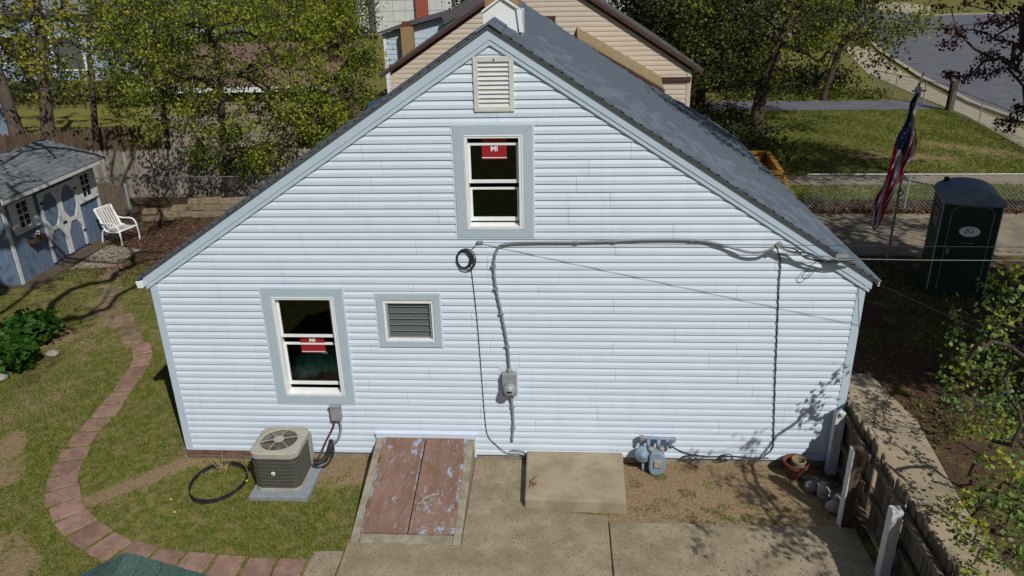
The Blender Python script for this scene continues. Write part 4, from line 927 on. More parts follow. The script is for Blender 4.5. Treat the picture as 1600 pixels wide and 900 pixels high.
lb = thing('house', 'pale blue grey sided house with a tan chimney behind the beige house', 'house', (1, 26, G))
MB().prism([(-2.4, 26.003, G), (7, 26.003, G), (7, 26.003, 6), (3.2, 26.003, 5.9), (.3, 26.003, 4.38), (-2.4, 26.003, 3.74)][::-1], (0, 8, 0)).build('wall', ltblue, lb)
for k in range(16):
    za = .3 + k * .215; xb_ = 5 if za < 4.2 else 5
    if za + .2 > 3.74: MB().prism([(-2.36 + (za + .2 - 3.74) / .237, 26, za), (5, 26, za), (5, 25.985, za)], (0, 0, .2)).build('siding_board', ltblue, lb)
    else: MB().prism([(-2.36, 25.985, za), (5, 25.985, za), (5, 26.002, za + .215), (-2.36, 26.002, za + .215)], (0, .004, .0)).box(-2.36, 5, 25.985, 26.0, za, za + .01).build('siding_board', ltblue, lb)
MB().prism([(-2.7, 25.7, 3.72), (.3, 25.7, 4.43), (.3, 25.7, 4.52), (-2.7, 25.7, 3.80)], (0, 8.4, 0)).prism([(.3, 25.7, 4.43), (4.5, 25.7, 6.6), (4.5, 25.7, 6.7), (.3, 25.7, 4.52)], (0, 8.4, 0)).build('roof', dkroof, lb)
MB().prism([(.3, 25.69, 4.43), (4.5, 25.69, 6.6), (4.5, 24.6, 6.2), (.55, 24.6, 4.25)][::-1], (0, 0, -.06)).build('lower_roof', dkroof, lb)
MB().box(-2.42, -2.30, 25.95, 26.02, G, 3.7).build('corner_post', white, lb)
MB().box(-1.52, -1.0, 25.5, 25.98, G, 4.05).box(-1.45, -1.08, 25.55, 25.93, 4.05, 4.25, 1).build('chimney', [tan, terra], lb)
MB().box(-.62, .25, 25.95, 25.98, 2.1, 3.3).build('window', white, lb); MB().box(-.52, .15, 25.93, 25.96, 2.2, 3.2).build('pane', jglass, lb.children[-1] if False else [o for o in lb.children if o.name.startswith('window')][0])
wb = thing('building', 'large white panelled commercial building with a red brick pier far behind', 'building', (-4, 75, G))
MB().box(-16, 14, 75.05, 95, G, 9).build('wall', mat('panel_joint', (.36, .37, .38), rough=.7), wb)
for i in range(23):
    for jz in range(8):
        x = -16 + i * 1.3; z = G + .3 + jz * 1.05
        MB().box(x + .02, x + 1.28, 75.0, 75.06, z + .02, z + 1.03).build('panel', whitew, wb)
MB().box(-9.6, -8.35, 74.5, 75.0, G, 9).build('brick_pier', brick, wb); MB().box(-14.6, -14.0, 74.7, 75, G, 9).build('downspout', dkroof, wb); MB().tube([(-5.6, 74.8, G), (-5.6, 74.8, 9)], .12, 8).build('pipe', metg, wb)
# garage behind the stockade fence
gr_ = thing('garage', 'low taupe sided garage with a white roof edge behind the trees', 'garage', (-7, 19, G))
MB().box(-9.9, -3.4, 19.003, 24, G, 2.4).build('wall', taupe, gr_)
boards(gr_, taupe, (-9.9, -3.4), G, 2.4, .2, None, yf=19, lip=.016, joints=False)
MB().prism([(-10.2, 18.7, 2.40), (-10.2, 24.4, 3.5), (-10.2, 24.4, 3.6), (-10.2, 18.7, 2.5)][::-1], (7.1, 0, 0)).build('roof', mat('brown_roof', (.16, .10, .075), (.2, .13, .1), rough=.9), gr_)
MB().box(-10.25, -3.05, 18.66, 18.7, 2.36, 2.54).build('fascia', white, gr_)
bs = thing('shed', 'small blue shed with a pale roof at the left edge behind the bare trunks', 'shed', (-21, 20, G))
MB().box(-22.5, -18.6, 20, 23, G, 2.5).build('wall', blueh, bs); MB().prism([(-22.8, 19.8, 2.5), (-18.3, 19.8, 2.5), (-20.5, 19.8, 3.5)], (0, 3.4, 0)).build('roof', greysh, bs)
def far_house(label, x0, x1, y, yb, ze, zr, m, rm, wins):
    t = thing('house', label, 'house', ((x0 + x1) / 2, y, G))
    MB().box(x0, x1, y, yb, G, ze).build('wall', m, t)
    ym = (y + yb) / 2
    MB().prism([(x0 - .3, y - .4, ze - .1), (x0 - .3, ym, zr), (x0 - .3, yb + .4, ze - .1)], (x1 - x0 + .6, 0, 0)).build('roof', rm, t)
    for xa, za, ww, hh in wins:
        o = ring(MB(), xa, xa + ww, za, za + hh, .1, .1, .1, .1, y - .06, y).build('window', white, t); MB().box(xa + .1, xa + ww - .1, y - .03, y - .01, za + .1, za + hh - .1).build('pane', jglass, o)
    return t
far_house('pale blue house with dark windows behind the trees at the upper left', -37, -25, 42, 50, 4.2, 6.5, blueh, greysh, [(-35, 1, 1.2, 1.8), (-32, 1, 1.2, 1.8), (-28.5, .5, 2.2, 2.3)])
far_house('second pale blue house half hidden by the yellow blooming branches', -23.5, -17.5, 44, 50, 3.5, 5.5, blueh, greysh, [(-22, 1, 1.2, 1.6), (-19.5, 1, 1.2, 1.6)])
far_house('grey house hidden behind the dark trees at the top centre', 14, 26, 62, 72, 4.5, 7.5, taupe, greysh, [(16, 1, 1.3, 1.6), (20, 1, 1.3, 1.6)])
ch2 = thing('plastic_chair', 'bright blue plastic chair in the yard beside the pale blue house', 'chair', (-3.0, 25.2, G))
MB().box(-3.3, -2.75, 25.0, 25.5, .3, .36).build('seat', bluep, ch2); MB().box(-3.3, -2.75, 25.5, 25.56, .3, 1.0).build('backrest', bluep, ch2)
for x in (-3.28, -2.82):
    for y in (25.02, 25.45): MB().box(x, x + .06, y, y + .06, G, .3).build('leg', bluep, ch2)
tag(MB().lathe([(.22, 0), (.22, 1.7), (.2, 1.75)], (-2.75, 21.3, G), n=10).build('wooden_post', woodd), 'thick dark brown post by the roof edge in front of the blue chair', 'post')

# ------------------------------------------------------------------ portable toilet
pt = thing('portable_toilet', 'dark green portable toilet with a domed blue grey roof', 'portable toilet', (13.8, 6.55, G), rz=math.atan2(-.30, 1.05))
def L_(b, *a, **k): return b.build(*a, local=True, **k)
hw, dp, hh = .53, .56, 1.98
L_(MB().box(-hw, hw, -dp, dp, .06, hh), 'wall', potg, pt, bevel=.03); L_(MB().box(-hw - .03, hw + .03, -dp - .03, dp + .03, 0, .10), 'base', potg, pt, bevel=.01)
prof = [(-hw - .04, hh - .02)] + [(-(hw + .04) * math.cos(t), hh + .0 + .26 * math.sin(t)) for t in np.linspace(.12, math.pi - .12, 11)] + [(hw + .04, hh - .02)]
L_(MB().prism([(x, -dp - .05, z) for x, z in prof], (0, 2 * dp + .1, 0)), 'roof', potr, pt, bevel=.01)
def arch(x0, x1, z0, z1, rad, yy):
    q = [(x0, z0)] + [(x0, z1 - rad)] + [(x0 + rad - rad * math.cos(t), z1 - rad + rad * math.sin(t)) for t in np.linspace(.2, 1.57, 6)] + [(x1 - rad + rad * math.cos(t), z1 - rad + rad * math.sin(t)) for t in np.linspace(1.57, .2, 6)] + [(x1, z1 - rad), (x1, z0)]
    return [(x, yy, z) for x, z in q]
dr = L_(MB().prism(arch(-.35, .38, .14, 1.93, .18, -dp - .0), (0, -.025, 0)), 'door', potg, pt)
L_(MB().tube(arch(-.36, .39, .14, 1.94, .18, -dp - .025), .012, 5), 'door_trim', potl, dr)
L_(MB().lathe([(0, 0), (.15, 0), (.15, .006), (0, .006)], (0.02, 0, 0), n=24), 'label_plate', white, dr)
lp_ = [o for o in dr.children if o.name.startswith('label_plate')][0]
lp_.matrix_local = Matrix.Translation((.0, -dp - .026, 1.42)) @ Matrix.Rotation(math.radians(90), 4, 'X') @ Matrix.Diagonal((1.25, .72, 1, 1))
text('lettering', 'JG', .15, blackm, Matrix.Translation((.02, -dp - .036, 1.445)) @ FRONT, dr)
L_(MB().box(-.1, .14, -dp - .03, -dp - .02, 1.17, 1.185), 'rib', potl, dr); L_(MB().box(-.33, -.27, -dp - .06, -dp - .02, .92, 1.05), 'latch', potl, dr)
for x in (-hw - .004, hw - .016): L_(MB().box(x, x + .02, -dp - .006, -dp + .014, .08, hh - .03), 'corner_strip', galv, pt)
sp = L_(MB().box(-hw - .008, -hw - .001, -.3, .12, 1.38, 1.72), 'side_sticker', metg, pt)
L_(MB().box(-hw - .011, -hw - .008, -.24, .06, 1.44, 1.50), 'sticker_band', red, sp); L_(MB().box(-hw - .011, -hw - .008, -.22, .04, 1.55, 1.66), 'sticker_emblem', blackm, sp)
for k in range(4): L_(MB().box(-hw - .006, -hw - .001, -.42 + k * .22, -.27 + k * .22, 1.80, 1.87), 'vent_slot', potl, pt)
L_(MB().tube([(-.38, .45, hh), (-.38, .45, hh + .28)], .05, 8), 'vent_pipe', blackm, pt)
# ------------------------------------------------------------------ flag pole
fg = thing('flag_pole', 'tall slim metal flag pole beside the portable toilet with a short crosspiece on top', 'flag pole', (13.05, 8.0, G))
MB().tube([(13.05, 8.0, G), (13.05, 8.0, 3.95)], .028, 8).build('pole', metg, fg)
MB().tube([(12.93, 8.0, 3.78), (13.22, 8.0, 3.78)], .022, 6).box(13.0, 13.1, 7.95, 8.05, 3.66, 3.86).tube([(13.05, 8, 3.86), (13.10, 8, 4.15)], .02, 6).build('crosspiece', galv, fg)
MB().lathe([(.07, 0), (.075, .02), (.07, .05), (0, .055)], (13.05, 7.96, 1.55), axis=(0, -1, 0), n=16).lathe([(0, 0), (.05, 0), (0, .004)], (13.05, 7.90, 1.55), axis=(0, -1, 0), n=14, m=1).build('dial', [blackm, white], fg)
ctr = [(13.03, 3.72, .04), (12.98, 3.4, .08), (13.0, 2.95, .16), (12.98, 2.5, .20), (12.86, 2.1, .19), (12.78, 1.75, .18), (12.68, 1.35, .15), (12.60, 1.05, .10), (12.54, .82, .05)]
b = MB(); nu, nv = 40, 26; vs = []
for i in range(nu + 1):
    t = i / nu * (len(ctr) - 1); k = min(int(t), len(ctr) - 2); q = t - k; c_ = [ctr[k][j] * (1 - q) + ctr[k + 1][j] * q for j in range(3)]
    for jv in range(nv + 1):
        v = jv / nv - .5
        vs.append((13.0 + (c_[0] - 13.0) + v * 1.6 * c_[2] * (1 + .12 * math.sin(t * 3)) , 7.93 + .16 * math.sin(v * 17 + t * 1.3) * min(1, c_[2] * 5) * .8 + .05 * math.sin(t * 2.3), c_[1] - .35 * v * min(1, t) * 1.0 + .03 * math.sin(v * 20)))
fs = []; ms = []
for i in range(nu):
    for jv in range(nv):
        a = i * (nv + 1) + jv; b.add([], []); fs.append((a, a + 1, a + nv + 2, a + nv + 1))
        ms.append(2 if (i < 16 and jv < 13) else (int(jv * 13 / nv + .001) % 2))
b.v = vs; b.f = fs; b.m = ms
tag(b.build('flag', [flagr, flagw, flagb], smooth=True), 'limp American flag of red and white stripes hanging from the pole', 'flag')
# ------------------------------------------------------------------ yellow dumpster
du = thing('dumpster', 'yellow open dumpster at the end of the long chain link fence', 'dumpster', (11.4, 14.6, G))
Q = [(10.2, 13.3), (11.95, 13.3), (12.2, 15.9), (10.2, 15.9)]; hgt = .62
for (xa, ya), (xb, yb) in zip(Q, Q[1:] + Q[:1]):
    MB().bar((xa, ya, .24), (xb, yb, .24), .06, .76).build('side', yell, du); MB().bar((xa, ya, .64), (xb, yb, .64), .14, .10).build('rim', yell, du)
for q in range(4): MB().box(10.5 + q * .5, 10.6 + q * .5, 13.2, 13.27, -.1, .58).build('rib', yell, du)
MB().box(10.2, 11.9, 13.35, 15.8, -.1, -.05).build('floor', woodd, du)
rg = random.Random(31)
for c_, e_, m_, lab in (((10.9, 14.6, .45), (11.6, 15.4, .62), white, 'white scrap panel leaning in the yellow dumpster'), ((10.6, 13.8, .3), (11.6, 14.2, .4), woodd, 'dark scrap board lying in the yellow dumpster'), ((11.2, 13.9, .25), (11.8, 14.4, .3), shedw, 'small pale scrap sheet near the front of the yellow dumpster'), ((10.5, 15.2, .35), (11.6, 15.5, .5), wood, 'grey weathered scrap plank at the back of the yellow dumpster')):
    tag(MB().bar(c_, e_, .3, .03).build('scrap_panel', m_), lab, 'scrap', 'scraps in the yellow dumpster')

# ------------------------------------------------------------------ vegetation
def leaf_cloud(rng, P, n, sig, size, droop=.0):
    C = np.repeat(P, n, 0) + rng.normal(0, 1, (len(P) * n, 3)) * np.array(sig)
    N = len(C); d = rng.normal(0, 1, (N, 3)); d /= np.linalg.norm(d, axis=1)[:, None]
    nn = rng.normal(0, 1, (N, 3)) + np.array([0, 0, .6]); s = np.cross(d, nn); s /= np.linalg.norm(s, axis=1)[:, None] + 1e-9
    sz = size * rng.uniform(.6, 1.25, (N, 1)); l = d * sz; wd = s * sz * .42
    nz = np.cross(d, s) * sz * .12
    V = np.stack([C - l * .5, C + wd + nz, C + l * .5, C - wd + nz], 1).reshape(-1, 3)
    return V, np.arange(N * 4).reshape(-1, 4)
def tree(name, label, cat, base, trunk, attr, leaf, nper, sig, size, bk, seed, group=None, rmin=.012, leafrng=None, step=.5, extra=None):
    rng = np.random.default_rng(seed); t = thing(name, label, cat, base, group)
    pos = []; par = []; rad = []
    tp = smoothpts([q[:3] for q in trunk], 5); tr = np.interp(np.linspace(0, 1, len(tp)), np.linspace(0, 1, len(trunk)), [q[3] for q in trunk])
    for i, q in enumerate(tp): pos.append(np.array(q)); par.append(i - 1); rad.append(tr[i])
    nt_ = len(pos); start = nt_ // 3
    A = np.array(attr); A = A[np.argsort(np.linalg.norm(A - np.array(tp[-1]), axis=1))]; tips = []
    for a in A:
        Pm = np.array(pos[start:]); dd = np.linalg.norm(Pm - a, axis=1) + .5 * np.maximum(0, Pm[:, 2] - a[2]) ; j = start + int(np.argmin(dd)); p0 = pos[j]; dist = np.linalg.norm(a - p0); k = max(2, int(dist / step)); prev = j
        side = rng.normal(0, .08, 3) * dist
        for s in range(1, k + 1):
            q = s / k; pt_ = p0 + (a - p0) * q + side * math.sin(math.pi * q) + np.array([0, 0, .10 * dist * math.sin(math.pi * q)]) + rng.normal(0, .02, 3)
            pos.append(pt_); par.append(prev); rad.append(None); prev = len(pos) - 1
        tips.append(prev)
    cnt = np.zeros(len(pos))
    for i in tips: cnt[i] += 1
    for i in range(len(pos) - 1, 0, -1): cnt[par[i]] += cnt[i]
    b = MB(); rr = [rad[i] if rad[i] is not None else rmin * max(1, cnt[i]) ** .5 for i in range(len(pos))]
    b.tube([tuple(p_) for p_ in pos[:nt_]], rr[:nt_], 9)
    for i in range(nt_, len(pos)):
        p_ = par[i]; b.tube([tuple(pos[p_]), tuple(pos[i])], [min(rr[p_], rr[i] * 1.25), rr[i]], 5, caps=False)
    b.build('trunk', bk, t, smooth=True)
    C = np.array([pos[i] for i in range(nt_, len(pos)) if cnt[i] <= 2]) if nper else None
    if nper:
        lm = leaf if isinstance(leaf, list) else [leaf]
        tipsP = np.array([pos[i] for i in tips])
        V, Fq = leaf_cloud(rng, tipsP, nper, sig, size); o = npmesh('crown', V, Fq, lm, t, t.location)
        if len(lm) > 1: o.data.polygons.foreach_set('material_index', np.repeat(rng.integers(0, len(lm), len(tipsP)), nper).astype(np.int32))
        if len(C): 
            V2, F2 = leaf_cloud(rng, C, max(1, nper // 8), (sig[0] * .6,) * 3, size); o2 = npmesh('twig_leaves', V2, F2, lm[0], t, t.location)
    return t
def ell(seed, n, c, r, shell=.45, zmin=None):
    rng = np.random.default_rng(seed); d = rng.normal(0, 1, (n, 3)); d /= np.linalg.norm(d, axis=1)[:, None]; q = rng.uniform(shell ** 3, 1, (n, 1)) ** (1 / 3)
    P = np.array(c) + d * q * np.array(r)
    if zmin is not None: P[:, 2] = np.maximum(P[:, 2], zmin + rng.uniform(0, .5, n))
    return P
def T4(x, y, h, r, lean=(0, 0)): return [(x, y, G - .1, r * 1.35), (x + lean[0] * .1, y + lean[1] * .1, h * .12, r), (x + lean[0] * .5, y + lean[1] * .5, h * .5, r * .8), (x + lean[0], y + lean[1], h, r * .4)]
GB = 'trees behind the house on the left'
# left: two bushy spring green trees, two bare trunks with yellow blooms
tree('tree', 'bushy bright green tree by the grey stockade fence near the house roof', 'tree', (-4.6, 13.05, G), [(-4.6, 13.05, G - .1, .17), (-4.58, 13.05, 1.2, .13), (-4.5, 13.0, 2.6, .11), (-4.2, 12.9, 4.4, .06)], np.concatenate([ell(1, 170, (-4.4, 12.9, 3.3), (2.7, 2.4, 2.7), .2, .9), ell(101, 70, (-4.9, 13.4, 4.6), (3.2, 2.0, 1.8), .1)]), [lf_lime_lit, lf_green, lf_shaded], 60, (.19, .19, .11), .09, barkd, 11, rmin=.011)
tree('tree', 'spring green tree left of the bushy one with thinner foliage', 'tree', (-7.6, 15.2, G), T4(-7.6, 15.2, 4.2, .11, (.3, .1)), ell(2, 110, (-7.2, 15.1, 4.0), (2.8, 1.8, 2.3), .2, 1.6), [lf_lime_lit, lf_green, lf_shaded, lf_olive], 44, (.18, .18, .11), .095, barkd, 12, rmin=.011)
tree('tree', 'low round green tree at the right end of the taupe garage', 'tree', (-3.0, 17.3, G), T4(-3.0, 17.3, 2.6, .10), ell(33, 80, (-2.9, 17.2, 1.9), (1.7, 1.4, 1.8), .2, .4), [lf_lime_lit, lf_green, lf_shaded], 70, (.2, .2, .13), .10, barkd, 113)
tree('tree', 'dense green tree by the pale blue house with a brown post below', 'tree', (-3.2, 22.5, G), T4(-3.4, 22.5, 4, .16), ell(3, 80, (-3.7, 22.5, 3.0), (1.9, 2.0, 2.7), .3, .8), [lf_lime_lit, lf_green, lf_shaded], 80, (.28, .28, .18), .13, barkd, 13)
tree('tree', 'bare grey trunk at the far left with sparse yellow blooms', 'tree', (-17.7, 22.1, G), T4(-17.7, 22.1, 7, .27, (-.3, 0)), ell(4, 44, (-16.5, 21, 5.6), (5, 3, 2.6), .2), [lf_yell, lf_yell, lf_green], 20, (.15, .15, .10), .17, bark, 14, rmin=.018)
tree('tree', 'second bare grey trunk with sparse yellow blooms near the left edge', 'tree', (-15.6, 21.4, G), T4(-15.6, 21.0, 7, .26, (1.0, .3)), ell(5, 64, (-13.6, 21, 5.0), (4.2, 3, 2.8), .2), [lf_yell, lf_yell, lf_green], 22, (.15, .15, .10), .17, bark, 15, rmin=.018)
tree('tree', 'thin yellow leaved tree standing beside the dark stockade fence', 'tree', (-11.2, 17, G), T4(-11.2, 17, 5, .12, (.5, .5)), ell(6, 70, (-10.9, 17.2, 4.0), (2.4, 2, 2.4), .2), [lf_yell, lf_green, lf_green], 30, (.18, .18, .14), .12, barkd, 16, rmin=.014)
for i, (x, y, h, r_, lab, lm, n) in enumerate([
    (-27, 37, 6, 2.4, 'dark green tree before the pale blue house at the far left', lf_dark, 34), (-19.5, 38, 7, 2.8, 'olive tree between the two pale blue houses', lf_olive, 50),
    (-14, 34, 7.5, 3.4, 'green tree far behind the taupe garage roof', lf_green, 60), (-8.0, 31, 7.5, 3.0, 'tall green tree behind the garage next to the white building', lf_green, 70),
    (-30, 58, 10, 5, 'tall dark tree behind the pale blue house far left', lf_dark, 90), (-20, 60, 10, 5, 'tall olive tree far behind at the upper left', lf_olive, 90),
    (-12, 52, 9, 3.8, 'broad green tree in front of the white panelled building', lf_olive, 70), (-42, 54, 10, 5, 'dark tree at the very left behind the blue house', lf_dark, 80)]):
    tree('tree', lab, 'tree', (x, y, G), T4(x, y, h * .7, .2), ell(20 + i, 80, (x, y, h * .52), (r_, r_ * .8, h * .46), .35, .4), lm, n, (.45, .45, .35), .19, barkd, 40 + i)
# right: big dark tree on the lawn and darker ones behind
tree('tree', 'large dark leaved tree on the lawn right of the beige house', 'tree', (13.4, 22.2, G), [(13.4, 22.2, G - .1, .34), (13.35, 22.2, 1.0, .25), (13.7, 22.3, 2.6, .22), (14.3, 22.4, 4.6, .12)], ell(7, 150, (14.2, 22.6, 4.6), (5.6, 3.6, 3.4), .35, 1.5), [lf_olive, lf_dark, lf_dark, lf_olive, lf_green], 88, (.36, .36, .22), .13, barkd, 17)
tree('tree', 'dark tree with purplish brown foliage beside the beige house roof', 'tree', (11.9, 27, G), T4(11.9, 27, 5, .22), ell(8, 110, (11.6, 27, 4.6), (4.6, 3, 3.9), .3, .4), lf_dark, 120, (.5, .5, .4), .17, barkd, 18)
tree('tree', 'yellow green branch tree reaching toward the road at the upper right', 'tree', (18.6, 30.5, G), T4(18.6, 30.5, 5, .16, (1, 0)), ell(9, 80, (19.6, 29.5, 4.8), (3.6, 2.4, 2.4), .3), [lf_olive, lf_lime_lit, lf_green], 50, (.32, .32, .18), .14, barkd, 19)
for i, (x, y, h, r_, lab) in enumerate([(17, 40, 9, 4.5, 'dark tree behind the large lawn tree beyond the drive'), (10, 42, 10, 5, 'dark tree far behind the beige house roof'), (25, 54, 9, 4.0, 'dark tree left of the road in the distance'), (19, 56, 11, 5, 'tall dark tree in the distance behind the drive'), (32, 78, 10, 4.5, 'far dark tree beside the road bend'), (2, 48, 9, 4.5, 'dark tree far behind the chimney')]):
    tree('tree', lab, 'tree', (x, y, G), T4(x, y, h * .7, .24), ell(50 + i, 80, (x, y, h * .52), (r_, r_ * .8, h * .46), .35, .4), [lf_dark, lf_olive], 90, (.55, .55, .45), .22, barkd, 60 + i)
# red maple just right of the frame: its branches reach into the upper right corner and shade the side yard
rm_at = np.concatenate([ell(69, 40, (16.4, 2.6, 7.6), (2.6, 2.6, 1.6), .1, 6.4), np.array([(11.54, 4.02, 5.09), (12.05, 4.72, 5.06), (11.26, 3.43, 5.4), (12.12, 4.72, 5.25), (11.66, 3.7, 5.28), (12.0, 3.88, 5.43), (12.4, 4.52, 5.24), (12.14, 3.85, 5.5), (12.36, 4.08, 5.39), (12.02, 3.24, 5.56), (12.8, 4.41, 5.36), (12.72, 4.06, 5.24), (12.3, 3.73, 5.22), (12.47, 4.46, 5.14), (12.44, 3.69, 5.11), (12.72, 3.93, 5.01), (11.83, 3.41, 4.98), (12.17, 3.84, 4.98), (12.16, 3.53, 4.94), (12.37, 3.62, 4.87), (12.93, 4.4, 4.84), (11.91, 3.65, 4.76), (12.25, 3.98, 4.69), (12.87, 4.77, 4.59), (12.97, 4.74, 4.63), (12.95, 4.36, 4.66), (11.74, 4.07, 4.63), (11.67, 3.64, 4.65), (11.71, 3.46, 4.65), (12.68, 4.75, 4.49), (11.68, 4.03, 4.58), (12.52, 3.39, 4.69), (12.96, 4.2, 4.04), (13.22, 4.44, 4.02), (12.84, 4.18, 3.85), (13.05, 4.67, 3.71), (12.39, 3.26, 3.93), (12.97, 4.05, 3.88), (11.33, 3.93, 5.74), (11.41, 3.3, 5.74), (12.2, 4.23, 5.72), (12.67, 4.56, 5.71), (12.71, 4.15, 5.64), (12.47, 3.62, 5.46)])])
tree('tree', 'broad crowned shade tree whose boughs overhang the side yard from the right', 'tree', (19.0, 2.6, G), T4(19.0, 2.6, 7, .28, (-1.2, .6)), np.concatenate([ell(71, 130, (16.8, 3.0, 8.2), (3.5, 3.6, 1.7), .1, 6.7), ell(70, 45, (11.2, 3.2, 7.7), (1.9, 2.8, .9), .1, 6.7)]), lf_olive, 80, (.3, .3, .2), .12, barkd, 172)
tree('maple_tree', 'maroon leaved maple with branches hanging into the upper right corner', 'tree', (17.2, 1.8, G), [(17.2, 1.8, G - .1, .3), (17.1, 1.8, 2, .24), (16.6, 1.9, 4.5, .18), (16.0, 2.0, 7, .08)], rm_at, lf_red, 42, (.055, .055, .045), .052, barkd, 72, rmin=.009)
tree('tree', 'dense crowned shade tree standing just right of the side yard', 'tree', (17.3, -2.2, G), T4(17.3, -2.2, 7.5, .25, (-.8, .4)), ell(73, 180, (16.6, -1.0, 7.6), (3.6, 3.2, 2.0), .1, 5.8), lf_olive, 150, (.45, .45, .35), .17, barkd, 74)
tree('tree', 'spreading shade tree right of the frame beyond the portable toilet', 'tree', (22.0, 8.0, G), T4(22.0, 8.0, 7.5, .25, (-1.5, 1)), ell(80, 90, (18.8, 11, 8.6), (3.2, 3.4, 1.8), .1, 6.8), lf_olive, 90, (.4, .4, .3), .15, barkd, 81)
# large sparse tree left of the camera (its limbs throw the shadows on the shed and lawn)
tree('tree', 'grey barked sparse tree left of the lawn throwing limb shadows on the shed', 'tree', (-3.6, -3.8, G), [(-3.6, -3.8, G - .1, .3), (-3.5, -3.8, 2, .24), (-3.3, -3.7, 5, .2), (-2.9, -3.2, 7.4, .15), (-2.6, -2.8, 9, .08)], ell(75, 60, (-1.6, -1.4, 8.6), (3.1, 3.6, 1.5), .2, 6.9), lf_yell, 14, (.25, .25, .2), .10, bark, 76, rmin=.034)
tree('tree', 'thick grey trunk leaning at the left edge above the leafy bush', 'tree', (-5.75, 3.55, G), [(-5.62, 3.5, G - .1, .42), (-5.85, 3.6, .5, .30), (-6.3, 3.8, 2, .27), (-6.8, 4.2, 5, .22), (-6.6, 4.6, 8, .1)], ell(77, 110, (-4.9, 5.2, 8.8), (4.6, 4.6, 2.2), .1, 6.4), [lf_yell, lf_green], 26, (.25, .25, .2), .11, bark, 78, rmin=.026)
# fresh leaved shrub at the lower right
sh_at = np.array([(11.32, 0.94, 2.31), (10.98, 0.32, 2.29), (10.95, 0.09, 2.12), (11.25, 0.3, 2.66), (10.66, -0.82, 2.8), (11.23, 0.04, 2.15), (11.12, 1.25, 1.68), (11.17, 1.2, 1.4), (10.61, 0.04, 1.74), (11.14, 0.76, 1.21), (10.61, -0.49, 2.01), (10.54, -0.76, 2.36), (11.17, 0.29, 1.37), (11.17, 0.59, 1.1), (11.17, 0.85, 0.85), (10.8, 0.49, 1.0), (10.59, -0.1, 1.1), (10.32, -0.75, 1.31), (10.95, 0.02, 1.23), (11.03, -0.17, 1.48), (11.12, -0.27, 1.4), (10.67, -1.06, 2.19), (10.54, -1.06, 1.68), (10.89, -0.33, 1.05), (11.03, 0.26, 0.58), (11.15, 0.24, 0.39), (10.43, -1.34, 1.51), (10.75, -1.12, 1.55), (11.07, -0.65, 0.89), (10.64, -1.0, 1.02), (10.75, -1.36, 1.0), (10.24, -1.8, 1.31), (10.8, -0.73, 0.36), (10.69, -0.82, 0.13), (10.36, -1.13, 0.26), (10.22, -1.29, 0.2), (10.52, -1.27, 0.28), (10.37, -1.78, 0.78), (10.81, -1.45, 0.34), (10.36, -2.07, 1.18), (10.16, -1.71, 0.26), (10.15, -2.01, 0.6), (10.59, -1.74, 0.21), (9.94, -1.99, 0.32), (10.1, -2.12, 0.26), (10.31, -2.15, 0.19), (10.67, -1.88, 0.14), (9.88, -2.42, 0.3), (10.37, -2.41, 0.36), (10.07, -2.27, 0.56), (10.17, -1.16, 0.19), (10.57, -1.57, 0.97)])
sh_at = np.concatenate([sh_at, sh_at[::2] + np.array((.8, .3, -.3)), np.array([(9.9, -1.6, 2.75), (10.0, -1.75, 3.0), (10.1, -1.5, 3.2), (9.85, -1.45, 2.4), (9.7, -3.6, 2.7), (9.8, -3.8, 2.9), (9.75, -3.3, 2.6), (9.9, -4.1, 2.8), (9.8, -3.0, 2.9)])])
sh_at = np.concatenate([sh_at, ell(88, 34, (10.3, -4.3, 3.9), (1.2, 1.3, .6), .1)])
sh_at[:, 2] = np.maximum(sh_at[:, 2], .05)
tree('apple_shrub', 'fresh green leafy young tree with slender upright stems at the lower right', 'tree', (11.3, -1.2, G), [(11.3, -1.2, G - .05, .035), (11.25, -1.1, .2, .03), (11.2, -1.0, .5, .025), (11.15, -.95, .8, .02)], sh_at, [lf_fresh, lf_fresh, lf_lime_lit], 27, (.075, .075, .10), .066, barkd, 79, rmin=.0035, step=.2)
# rhododendron like bushes below the trunk at the left
for i, (x, y, r_, lab) in enumerate([(-4.62, 3.45, .46, 'glossy deep green bush right of the leaning trunk'), (-4.42, 2.5, .44, 'glossy deep green bush in front of the larger one at the left edge')]):
    t = thing('bush', lab, 'bush', (x, y, G)); rng = np.random.default_rng(90 + i)
    V, Fq = leaf_cloud(rng, ell(91 + i, 90, (x, y, G + .28), (r_, r_ * .75, .34), .5, G + .05), 16, (.07, .07, .05), .13); npmesh('foliage', V, Fq, lf_bush, t, t.location)
    b = MB()
    for k in range(8): a = k * .8; b.tube([(x, y, G), (x + .4 * r_ * math.cos(a), y + .4 * r_ * math.sin(a), G + .3)], .012, 4)
    b.build('stems', bark, t)
for i, (x, y, q, lab) in enumerate([(-4.0, 3.0, .10, 'pale stone at the foot of the glossy green bushes'), (-4.4, 2.1, .13, 'flat pale stone below the front glossy bush')]):
    tag(MB().blob((x, y, G + .06), q * 1.3, q, q * .6, random.Random(i), 10, 6, .08).build('stone', stone, smooth=True), lab, 'stone')
rg = random.Random(44)
for k, (x, y) in enumerate([(.25, -1.05), (.42, -1.3), (1.12, -.62), (-2.4, -.9)]):
    t = thing('dandelion', 'small yellow dandelion flower in the worn lawn', 'flower', (x, y, G), 'dandelions in the lawn')
    MB().tube([(x, y, G), (x, y, G + .04)], .003, 4).build('stem', grassm, t); MB().lathe([(.004, 0), (.02, .006), (.016, .014), (0, .016)], (x, y, G + .04), n=8).build('petals', MATS.get('dandelion_yellow') or mat('dandelion_yellow', (.6, .45, .02), rough=.8), t)
